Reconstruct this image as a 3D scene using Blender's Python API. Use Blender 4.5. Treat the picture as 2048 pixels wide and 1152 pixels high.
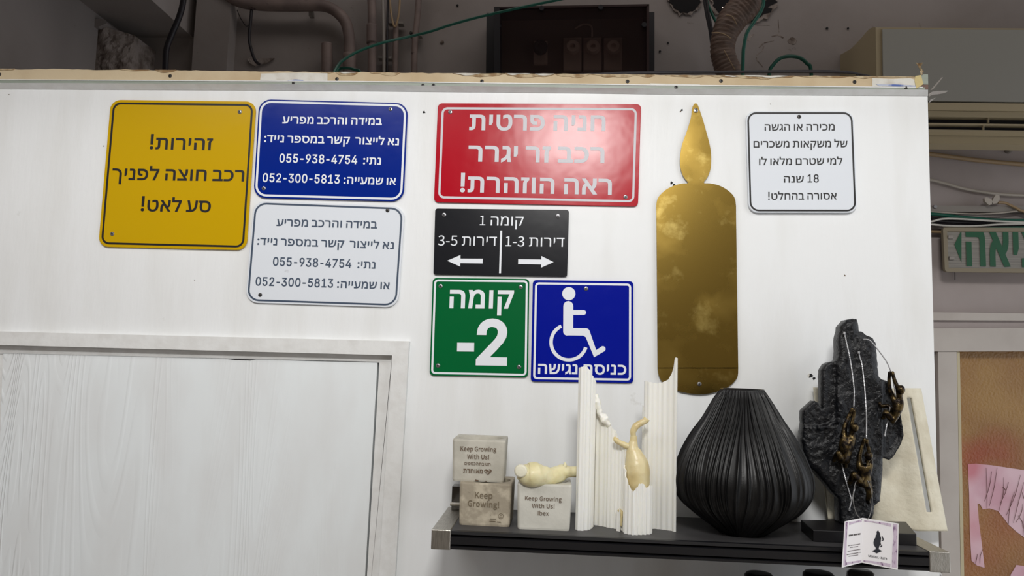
import bpy, bmesh, math, random
import numpy as np
from mathutils import Vector, Matrix, noise
from mathutils.geometry import delaunay_2d_cdt

for o in list(bpy.data.objects): bpy.data.objects.remove(o)
scene = bpy.context.scene
COL = scene.collection
random.seed(7)

# ------------------------------------------------------------------ camera
F, CX, CY = 1500.0, 1024.0, 576.0
CAM = Vector((0.0, -1.5, 1.6))
_y, _p, _r = [math.radians(a) for a in (3.2263, 5.8021, 1.8166)]
FWD = Vector((-math.sin(_y)*math.cos(_p), math.cos(_y)*math.cos(_p), math.sin(_p)))
_r0 = Vector((math.cos(_y), math.sin(_y), 0)); _u0 = _r0.cross(FWD)
RGT = math.cos(_r)*_r0 + math.sin(_r)*_u0
UPV = -math.sin(_r)*_r0 + math.cos(_r)*_u0
cam = bpy.data.cameras.new('camera'); cam.lens = F/2048*36; cam.sensor_width = 36; cam.clip_start = .05
camo = bpy.data.objects.new('camera', cam); COL.objects.link(camo)
m = Matrix((RGT, UPV, -FWD)).transposed().to_4x4(); m.translation = CAM
camo.matrix_world = m
scene.camera = camo
# ------------------------------------------------------------------ light and exposure
scene.view_settings.view_transform = 'Standard'; scene.view_settings.look = 'None'
scene.view_settings.gamma = 1; scene.view_settings.use_curve_mapping = False
scene.view_settings.exposure = -0.09
wd = bpy.data.worlds.new('world'); scene.world = wd; wd.use_nodes = True
wd.node_tree.nodes['Background'].inputs[0].default_value = (.92, .95, 1.0, 1)
wd.node_tree.nodes['Background'].inputs[1].default_value = 1.3
def area(name, loc, target, sx, sy, e, col=(1, .985, .96)):
    l = bpy.data.lights.new(name, 'AREA'); l.shape = 'RECTANGLE'; l.size = sx; l.size_y = sy; l.energy = e; l.color = col
    o = bpy.data.objects.new(name, l); COL.objects.link(o); o.location = loc
    o.rotation_euler = (Vector(target)-Vector(loc)).to_track_quat('-Z', 'Y').to_euler()
    return o
area('lamp_and_fill', (0.08, -2.0, 2.68), (0.1, 0, 1.5), .42, .24, 27)
area('lamp_and_fill', (-.95, -1.15, 2.70), (-.45, 0, 1.2), 1.1, .3, 8)  # wide fill added to even out the left of the wall
area('lamp_and_fill', (1.35, -1.15, 2.70), (.5, 0, 1.2), 1.1, .3, 6.5)  # matching wide fill added for the right side
area('lamp_and_fill', (.3, .25, 3.2), (.3, .45, 1.5), 2.4, .25, 4.5, (1, .93, .88))  # added fill behind the partition, lifts the dim back wall

# ------------------------------------------------------------------ pixel geometry: a pixel's sight line met with a plane of the room
def ray(px, py): return (F*FWD + (px-CX)*RGT - (py-CY)*UPV)
def W(px, py, d=0.0):                      # d metres in front of the partition plane (negative: behind)
    r = ray(px, py); t = (-d - CAM.y)/r.y
    return CAM + t*r
def S(px, py, z):
    r = ray(px, py); t = (z-CAM.z)/r.z
    return CAM + t*r
def OP(px, py, p, n):
    r = ray(px, py); return CAM + r*((p-CAM).dot(n)/r.dot(n))
def vdir(px, py):                           # image direction of 'up' at a pixel
    c = Vector((RGT.z, UPV.z, FWD.z)); v = Vector((CX + F*c.x/c.z, CY - F*c.y/c.z)) - Vector((px, py))
    return v.normalized()

# ------------------------------------------------------------------ object helpers
WORG = {}
def tag(o, label=None, cat=None, group=None, kind=None):
    if label: o['label'] = label
    if cat: o['category'] = cat
    if group: o['group'] = group
    if kind: o['kind'] = kind
    return o
def thing(name, loc, label, cat, group=None):
    o = bpy.data.objects.new(name, None); COL.objects.link(o); o.location = loc; o.empty_display_size = .02
    WORG[o.name] = Vector(loc); return tag(o, label, cat, group)
def obj(name, VF, m, parent=None, smooth=False, label=None, cat=None, group=None, kind=None):
    V, Fc = VF[0], VF[1]
    V = [Vector(v) for v in V]
    if parent is not None: org = WORG[parent.name]
    else:
        org = Vector(((min(v.x for v in V)+max(v.x for v in V))/2, (min(v.y for v in V)+max(v.y for v in V))/2, min(v.z for v in V)))
    me = bpy.data.meshes.new(name); me.from_pydata([v-org for v in V], [], Fc)
    for mm in (m if isinstance(m, (list, tuple)) else [m]): me.materials.append(mm)
    if len(VF) > 2: me.polygons.foreach_set('material_index', VF[2])
    if smooth: me.polygons.foreach_set('use_smooth', [True]*len(me.polygons))
    me.update()
    bm = bmesh.new(); bm.from_mesh(me); bmesh.ops.recalc_face_normals(bm, faces=bm.faces); bm.to_mesh(me); bm.free()
    o = bpy.data.objects.new(name, me); COL.objects.link(o)
    if parent is not None: o.parent = parent
    else: o.location = org
    WORG[o.name] = org
    return tag(o, label, cat, group, kind)
def join(*parts):
    V, Fc = [], []
    for p in parts:
        k = len(V); V += list(p[0]); Fc += [tuple(i+k for i in f) for f in p[1]]
    return V, Fc
def prism(poly, off):
    n = len(poly); off = Vector(off)
    V = [Vector(p) for p in poly]+[Vector(p)+off for p in poly]
    return V, [tuple(range(n)), tuple(range(2*n-1, n-1, -1))]+[(i, (i+1) % n, n+(i+1) % n, n+i) for i in range(n)]
def box(a, b):
    x0, y0, z0 = a; x1, y1, z1 = b
    return prism([(x0, y0, z0), (x1, y0, z0), (x1, y0, z1), (x0, y0, z1)], (0, y1-y0, 0))
def hexa(f4, b4):
    return list(f4)+list(b4), [(0, 1, 2, 3), (7, 6, 5, 4), (0, 4, 5, 1), (1, 5, 6, 2), (2, 6, 7, 3), (3, 7, 4, 0)]
def smoothpath(pts, rad=None, sub=6):
    n = len(pts); P = [Vector(p) for p in pts]; out = []; ro = []
    for i in range(n-1):
        p0 = P[max(i-1, 0)]; p1 = P[i]; p2 = P[i+1]; p3 = P[min(i+2, n-1)]
        for j in range(sub):
            t = j/sub
            out.append(.5*((2*p1)+(p2-p0)*t+(2*p0-5*p1+4*p2-p3)*t*t+(3*p1-p0-3*p2+p3)*t**3))
            if rad: ro.append(rad[i]*(1-t)+rad[i+1]*t)
    out.append(P[-1]); 
    if rad: ro.append(rad[-1])
    return out, ro
def tube(pts, r, seg=10, sub=6, cap=True, flat=None):
    rad = r if isinstance(r, (list, tuple)) else [r]*len(pts)
    if sub > 1: P, R = smoothpath(pts, rad, sub)
    else: P, R = [Vector(p) for p in pts], rad
    V, Fc = [], []; up = None
    for i, p in enumerate(P):
        t = (P[min(i+1, len(P)-1)]-P[max(i-1, 0)]).normalized()
        if up is None:
            up = Vector((0, 0, 1)) if abs(t.z) < .9 else Vector((0, 1, 0))
        a = (up - t*up.dot(t)).normalized(); b = t.cross(a); up = a
        for k in range(seg):
            th = 2*math.pi*k/seg; V.append(p+R[i]*(math.cos(th)*a+math.sin(th)*b))
    for i in range(len(P)-1):
        for k in range(seg): Fc.append((i*seg+k, i*seg+(k+1) % seg, (i+1)*seg+(k+1) % seg, (i+1)*seg+k))
    if cap: Fc += [tuple(range(seg)), tuple((len(P)-1)*seg+k for k in range(seg))]
    return V, Fc
def lathe(prof, c, seg=32, axis='z'):
    V, Fc = [], []; c = Vector(c)
    for r, h in prof:
        for k in range(seg):
            th = 2*math.pi*k/seg
            v = Vector((r*math.cos(th), r*math.sin(th), h))
            if axis == 'y': v = Vector((v.x, -h, v.y))
            V.append(c+v)
    for i in range(len(prof)-1):
        for k in range(seg): Fc.append((i*seg+k, i*seg+(k+1) % seg, (i+1)*seg+(k+1) % seg, (i+1)*seg+k))
    Fc += [tuple(range(seg)), tuple((len(prof)-1)*seg+k for k in range(seg))]
    return V, Fc
def rquad(q, r, n=6):                      # rounded quadrilateral in pixels, q = TL TR BR BL
    out = []
    for i in range(4):
        c = Vector(q[i]); a = Vector(q[i-1])-c; b = Vector(q[(i+1) % 4])-c
        a.normalize(); b.normalize()
        for j in range(n+1):
            t = j/n*math.pi/2
            out.append(c+r*((1-math.sin(t))*a+(1-math.cos(t))*b))
    return out
def inset(q, i):
    q = [Vector(p) for p in q]; out = []
    for k in range(4):
        c = q[k]; a = (q[k-1]-c).normalized(); b = (q[(k+1) % 4]-c).normalized()
        out.append(c+a*i+b*i)
    return out
def pl(q, d): return [W(p[0], p[1], d) for p in q]
def plate(q, r, d0, d1):                   # solid rounded plate, face at d1
    p = rquad(q, r); f = pl(p, d1)
    n = len(f); h = .0005
    c = sum(f, Vector())/n
    f2 = [c+(v-c)*(1-.0012/(v-c).length) for v in f]
    V = f2+[v+Vector((0, h, 0)) for v in f]+[v+Vector((0, d1-d0, 0)) for v in f]
    Fc = [tuple(range(n)), tuple(range(3*n-1, 2*n-1, -1))]
    for s in (0, n): Fc += [(s+i, s+(i+1) % n, s+n+(i+1) % n, s+n+i) for i in range(n)]
    return V, Fc
def ring(q, i0, w, r, d):
    a = pl(rquad(inset(q, i0), r), d); b = pl(rquad(inset(q, i0+w), max(r-w, .5)), d); n = len(a)
    return a+b, [(i, (i+1) % n, n+(i+1) % n, n+i) for i in range(n)]

# ------------------------------------------------------------------ materials
def srgb(c): return tuple(((v/255)/12.92 if v/255 <= .04045 else ((v/255+.055)/1.055)**2.4) for v in c)
MATS = {}
def mat(name, col, rough=.6, metal=0, col2=None, ns=8, nd=4, mix=(.4, .65), bump=0, bs=60, stretch=None, spec=.5, coat=0, trans=0, emit=None, alpha=1, sss=0, rvar=0, bump2=0, bs2=8, spots=None):
    if name in MATS: return MATS[name]
    m = bpy.data.materials.new(name); m.use_nodes = True; nt = m.node_tree; N = nt.nodes; L = nt.links
    b = N['Principled BSDF']; b.inputs['Roughness'].default_value = rough; b.inputs['Metallic'].default_value = metal
    b.inputs['Specular IOR Level'].default_value = spec; b.inputs['Coat Weight'].default_value = coat; b.inputs['Coat Roughness'].default_value = .12
    b.inputs['Transmission Weight'].default_value = trans; b.inputs['Alpha'].default_value = alpha
    if sss:
        b.inputs['Subsurface Weight'].default_value = sss; b.inputs['Subsurface Radius'].default_value = (.012, .009, .005); b.inputs['Subsurface Scale'].default_value = 1
    c1 = (*srgb(col), 1); b.inputs['Base Color'].default_value = c1
    if emit:
        b.inputs['Emission Color'].default_value = (*srgb(col), 1); b.inputs['Emission Strength'].default_value = emit
    geo = N.new('ShaderNodeNewGeometry'); mp = N.new('ShaderNodeMapping'); L.new(geo.outputs['Position'], mp.inputs[0])
    if stretch: mp.inputs['Scale'].default_value = stretch
    cur = None
    if col2:
        n = N.new('ShaderNodeTexNoise'); n.inputs['Scale'].default_value = ns; n.inputs['Detail'].default_value = nd; L.new(mp.outputs[0], n.inputs['Vector'])
        mr = N.new('ShaderNodeMapRange'); mr.inputs[1].default_value = mix[0]; mr.inputs[2].default_value = mix[1]; L.new(n.outputs[0], mr.inputs[0])
        mx = N.new('ShaderNodeMix'); mx.data_type = 'RGBA'; mx.inputs[6].default_value = c1; mx.inputs[7].default_value = (*srgb(col2), 1)
        L.new(mr.outputs[0], mx.inputs[0]); cur = mx.outputs[2]
        if rvar:
            ra = N.new('ShaderNodeMath'); ra.operation = 'MULTIPLY_ADD'; ra.inputs[1].default_value = rvar; ra.inputs[2].default_value = rough
            L.new(mr.outputs[0], ra.inputs[0]); L.new(ra.outputs[0], b.inputs['Roughness'])
    if spots:                               # (colour, scale, lo, hi): small marks of dirt or wear
        n = N.new('ShaderNodeTexNoise'); n.inputs['Scale'].default_value = spots[1]; n.inputs['Detail'].default_value = 6; n.inputs['Roughness'].default_value = .65
        L.new(geo.outputs['Position'], n.inputs['Vector'])
        mr = N.new('ShaderNodeMapRange'); mr.inputs[1].default_value = spots[2]; mr.inputs[2].default_value = spots[3]; L.new(n.outputs[0], mr.inputs[0])
        mx = N.new('ShaderNodeMix'); mx.data_type = 'RGBA'; mx.inputs[6].default_value = c1; mx.inputs[7].default_value = (*srgb(spots[0]), 1)
        if cur: L.new(cur, mx.inputs[6])
        L.new(mr.outputs[0], mx.inputs[0]); cur = mx.outputs[2]
    if cur: L.new(cur, b.inputs['Base Color'])
    last = None
    for (s, k, vec) in ((bump, bs, mp), (bump2, bs2, None)):
        if s:
            n = N.new('ShaderNodeTexNoise'); n.inputs['Scale'].default_value = k; n.inputs['Detail'].default_value = 4
            L.new((mp if vec else geo).outputs[0], n.inputs['Vector'])
            bp = N.new('ShaderNodeBump'); bp.inputs['Strength'].default_value = 1; bp.inputs['Distance'].default_value = s
            L.new(n.outputs[0], bp.inputs['Height'])
            if last: L.new(last.outputs[0], bp.inputs['Normal'])
            last = bp
    if last: L.new(last.outputs[0], b.inputs['Normal'])
    MATS[name] = m; return m

M_wall = mat('white_paint', (238, 240, 241), .42, col2=(230, 231, 230), ns=3, mix=(.45, .7), bump=.0004, bs=26, stretch=(4, 4, .8), spots=((196, 194, 188), 14, .66, .80), spec=.4, bump2=.0016, bs2=7)
M_trimw = mat('white_trim_paint', (232, 233, 232), .4, col2=(224, 224, 222), ns=12, bump=.0006, bs=30, stretch=(3, 3, 3))
M_door = mat('white_grained_door', (236, 241, 243), .38, col2=(230, 233, 234), ns=4, stretch=(3, 3, 1), bump=.0, bs=22, spots=((190, 188, 184), 6, .70, .85))
M_conc = mat('grey_plaster', (150, 143, 140), .9, col2=(136, 128, 124), ns=3, bump=.003, bs=9, spots=((84, 74, 70), 26, .68, .76))
M_rough = mat('rough_plaster', (150, 140, 134), .95, col2=(100, 88, 80), ns=22, nd=8, bump=.012, bs=35, mix=(.45, .62))
M_dark = mat('dark_void', (12, 9, 12), .9)
M_tan = mat('raw_tan_board', (214, 196, 164), .85, col2=(198, 176, 142), ns=9, bump=.0006, bs=90)
M_paper = mat('torn_brown_paper', (150, 122, 88), .9, col2=(196, 178, 146), ns=60, mix=(.4, .6))
M_whitepatch = mat('white_patch', (228, 226, 218), .8, col2=(206, 200, 188), ns=30)
M_bluepaint = mat('blue_paint_trace', (92, 114, 178), .8, col2=(190, 196, 214), ns=55, mix=(.45, .6))
M_galv = mat('grey_green_profile', (150, 158, 146), .45, col2=(162, 170, 160), ns=12, stretch=(1, 1, 20))
M_steel = mat('brushed_steel', (188, 184, 176), .38, 1, col2=(168, 164, 156), ns=60, stretch=(8, 1, 1), bump=.0003, bs=200)
M_screw = mat('zinc_screw', (165, 165, 168), .3, .9)
M_screwd = mat('dark_screw', (70, 68, 66), .4, .7)
M_slot = mat('screw_recess', (30, 30, 32), .8)
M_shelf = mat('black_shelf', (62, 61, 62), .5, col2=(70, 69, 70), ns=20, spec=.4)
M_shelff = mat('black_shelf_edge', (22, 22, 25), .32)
M_yel = mat('yellow_sheet', (202, 162, 0), .25, spec=.22, bump2=.0015, bs2=5)
M_blk = mat('black_print', (20, 19, 22), .4)
M_navy = mat('royal_blue_sheet', (0, 36, 134), .2, spec=.2, spots=None, bump2=.002, bs2=6)
M_navy2 = mat('deep_blue_sheet', (0, 20, 146), .18, spec=.25, bump2=.003, bs2=7)
M_wht = mat('white_print', (232, 236, 242), .35)
M_signw = mat('white_sheet', (226, 231, 238), .3, spec=.3, spots=((186, 188, 192), 30, .7, .8), bump2=.001, bs2=6)
M_slate = mat('slate_print', (66, 80, 100), .4)
M_red = mat('red_sheet', (178, 8, 32), .2, bump2=.0022, bs2=4.5, spec=.21)
M_redw = mat('grey_white_engraving', (214, 214, 219), .6, spec=.15)
M_black = mat('black_sheet', (24, 25, 30), .24, spec=.25, spots=((90, 78, 66), 9, .66, .8), bump2=.001, bs2=6)
M_green = mat('green_sheet', (0, 98, 50), .22, spec=.25, bump2=.001, bs2=6)
M_brass = mat('brushed_brass', (140, 116, 56), .27, 1, col2=(152, 128, 66), ns=9, nd=5, mix=(.5, .85), rvar=.12, bump=0, bs=160, stretch=(1, 1, 1), spots=((188, 166, 98), 15, .56, .74))
M_concp = mat('pale_cement', (196, 192, 180), .9, col2=(180, 176, 164), ns=30, bump=.0006, bs=120, spots=((130, 124, 112), 60, .68, .74))
M_concb = mat('mottled_brown_cement', (160, 150, 132), .8, col2=(190, 180, 160), ns=38, nd=6, mix=(.48, .6), bump=.0012, bs=70, spots=((104, 94, 80), 44, .64, .7))
M_concw = mat('light_cement', (208, 206, 196), .85, col2=(194, 192, 182), ns=24, bump=.0006, bs=90, spots=((150, 146, 136), 30, .70, .78))
M_engr = mat('engraved_brown_print', (104, 86, 70), .9)
M_engr2 = mat('engraved_faint_print', (116, 104, 84), .9)
M_wax = mat('cream_wax', (232, 224, 184), .38, sss=.4, col2=(216, 206, 156), ns=30, bump=.0015, bs=60)
M_waxw = mat('cut_wax_face', (230, 226, 204), .5)
M_resin = mat('beige_resin', (226, 212, 168), .34, sss=.3, col2=(212, 192, 140), ns=28, bump=.0008, bs=90)
M_pla = mat('white_filament', (252, 250, 240), .4, sss=.25, bump=.0002, bs=6, stretch=(2, 2, 300))
M_vase = mat('matte_black_ceramic', (8, 8, 9), .42, col2=(18, 18, 18), ns=50, spec=.4, bump=.0002, bs=300)
M_rock = mat('black_rock_resin', (8, 9, 13), .38, col2=(15, 17, 22), ns=60, bump=.0016, bs=260, spec=.42, spots=((84, 88, 98), 260, .68, .76))
M_bronze = mat('antique_bronze', (92, 77, 48), .30, .85, col2=(34, 28, 24), ns=110, mix=(.40, .58), bump=.0006, bs=300)
M_gold = mat('rubbed_gold', (190, 156, 84), .3, .9)
M_rope = mat('silver_cord', (190, 190, 192), .4, .6)
M_string = mat('grey_string', (120, 118, 116), .7)
M_card = mat('white_card', (244, 242, 244), .6)
M_lil = mat('lilac_marble_print', (206, 190, 208), .6, col2=(126, 96, 130), ns=160, nd=3, mix=(.52, .66), stretch=(1, 1, .5))
M_cream = mat('cream_plaster_cast', (222, 216, 196), .75, col2=(208, 200, 178), ns=24, bump=.0018, bs=90, spots=((168, 158, 132), 60, .70, .78))
M_ac = mat("grey_white_plastic", (152, 150, 142), .5)
M_acc = mat('aged_cream_plastic', (172, 158, 128), .5)
M_pipe = mat('painted_pipe', (128, 112, 106), .6, col2=(108, 94, 90), ns=14, spots=((60, 46, 42), 30, .64, .72))
M_hoseg = mat('green_hose', (0, 82, 66), .45)
M_hosek = mat('black_hose', (22, 18, 26), .5)
M_amberbox = mat('smoked_cover', (40, 28, 28), .25, alpha=.42)
M_boxk = mat('black_box', (18, 16, 22), .5)
M_boxi = mat('brown_board', (120, 96, 86), .7)
M_fuse = mat('dull_ceramic', (190, 158, 142), .6)
M_duct = mat('taped_duct', (104, 84, 72), .6, col2=(84, 66, 56), ns=22, bump=.004, bs=26, stretch=(1, 1, 4))
M_glow = mat('daylight_through_hole', (255, 236, 226), emit=1.0)
M_cabtan = mat('tan_cable', (156, 132, 100), .5)
M_cabgr = mat('grey_cable', (176, 168, 158), .5)
M_cabw = mat('white_cable', (196, 194, 188), .5)
M_tray = mat('grey_trunking', (140, 134, 128), .5)
M_exit = mat('exit_lens', (118, 114, 108), .3, col2=(138, 134, 126), ns=4, bump=.001, bs=3, stretch=(.2, .2, 130))
M_exitf = mat('exit_housing', (128, 118, 98), .5)
M_exitg = mat('exit_green', (0, 76, 44), .4)
M_rwall = mat('grey_white_plaster', (172, 162, 160), .85, col2=(160, 150, 146), ns=3, bump=.001, bs=20, spots=((130, 120, 112), 18, .68, .8))
M_jamb = mat('warm_grey_paint', (188, 181, 174), .5, col2=(178, 170, 163), ns=8)
M_bead = mat('cream_bead', (190, 180, 150), .5)
M_glass = mat('amber_textured_glass', (158, 122, 70), .3, col2=(138, 98, 54), ns=5, bump=.002, bs=150, spec=.5)
M_sprayr = mat('sprayed_red', (150, 62, 46), .5, col2=(150, 104, 66), ns=9, mix=(.35, .7))
M_pinkp = mat('pink_paper', (222, 190, 200), .6, col2=(206, 160, 174), ns=8)
M_branch = mat('brown_branch_print', (96, 60, 50), .7)
M_floor = mat('grey_floor', (160, 154, 146), .7, col2=(140, 134, 128), ns=5)
M_rear = mat('brown_grey_rear_wall', (186, 174, 156), .9, col2=(168, 156, 140), ns=3)
M_ceil = mat('grey_ceiling', (110, 102, 98), .9, col2=(98, 90, 86), ns=4)
M_jar = mat('dark_glass', (50, 44, 38), .1, trans=.3, coat=.5)

# door grain: vertical wavy grain ridges
def grain(m):
    nt = m.node_tree; N = nt.nodes; L = nt.links; b = N['Principled BSDF']
    g = N.new('ShaderNodeNewGeometry'); mp = N.new('ShaderNodeMapping'); mp.inputs['Scale'].default_value = (1, 1, .10)
    L.new(g.outputs['Position'], mp.inputs[0])
    n = N.new('ShaderNodeTexNoise'); n.inputs['Scale'].default_value = 5.5; n.inputs['Detail'].default_value = 2; n.inputs['Distortion'].default_value = .5; L.new(mp.outputs[0], n.inputs['Vector'])
    mu = N.new('ShaderNodeMath'); mu.operation = 'MULTIPLY'; mu.inputs[1].default_value = 260; L.new(n.outputs[0], mu.inputs[0])
    si = N.new('ShaderNodeMath'); si.operation = 'SINE'; L.new(mu.outputs[0], si.inputs[0])
    po = N.new('ShaderNodeMapRange'); po.inputs[1].default_value = .1; po.inputs[2].default_value = 1; L.new(si.outputs[0], po.inputs[0])
    n2 = N.new('ShaderNodeTexNoise'); n2.inputs['Scale'].default_value = 2.2; L.new(mp.outputs[0], n2.inputs['Vector'])
    mr = N.new('ShaderNodeMapRange'); mr.inputs[1].default_value = .42; mr.inputs[2].default_value = .62; L.new(n2.outputs[0], mr.inputs[0])
    m2 = N.new('ShaderNodeMath'); m2.operation = 'MULTIPLY'; L.new(po.outputs[0], m2.inputs[0]); L.new(mr.outputs[0], m2.inputs[1])
    bp = N.new('ShaderNodeBump'); bp.inputs['Distance'].default_value = .0007; L.new(m2.outputs[0], bp.inputs['Height']); L.new(bp.outputs[0], b.inputs['Normal'])
grain(M_door)
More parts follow.
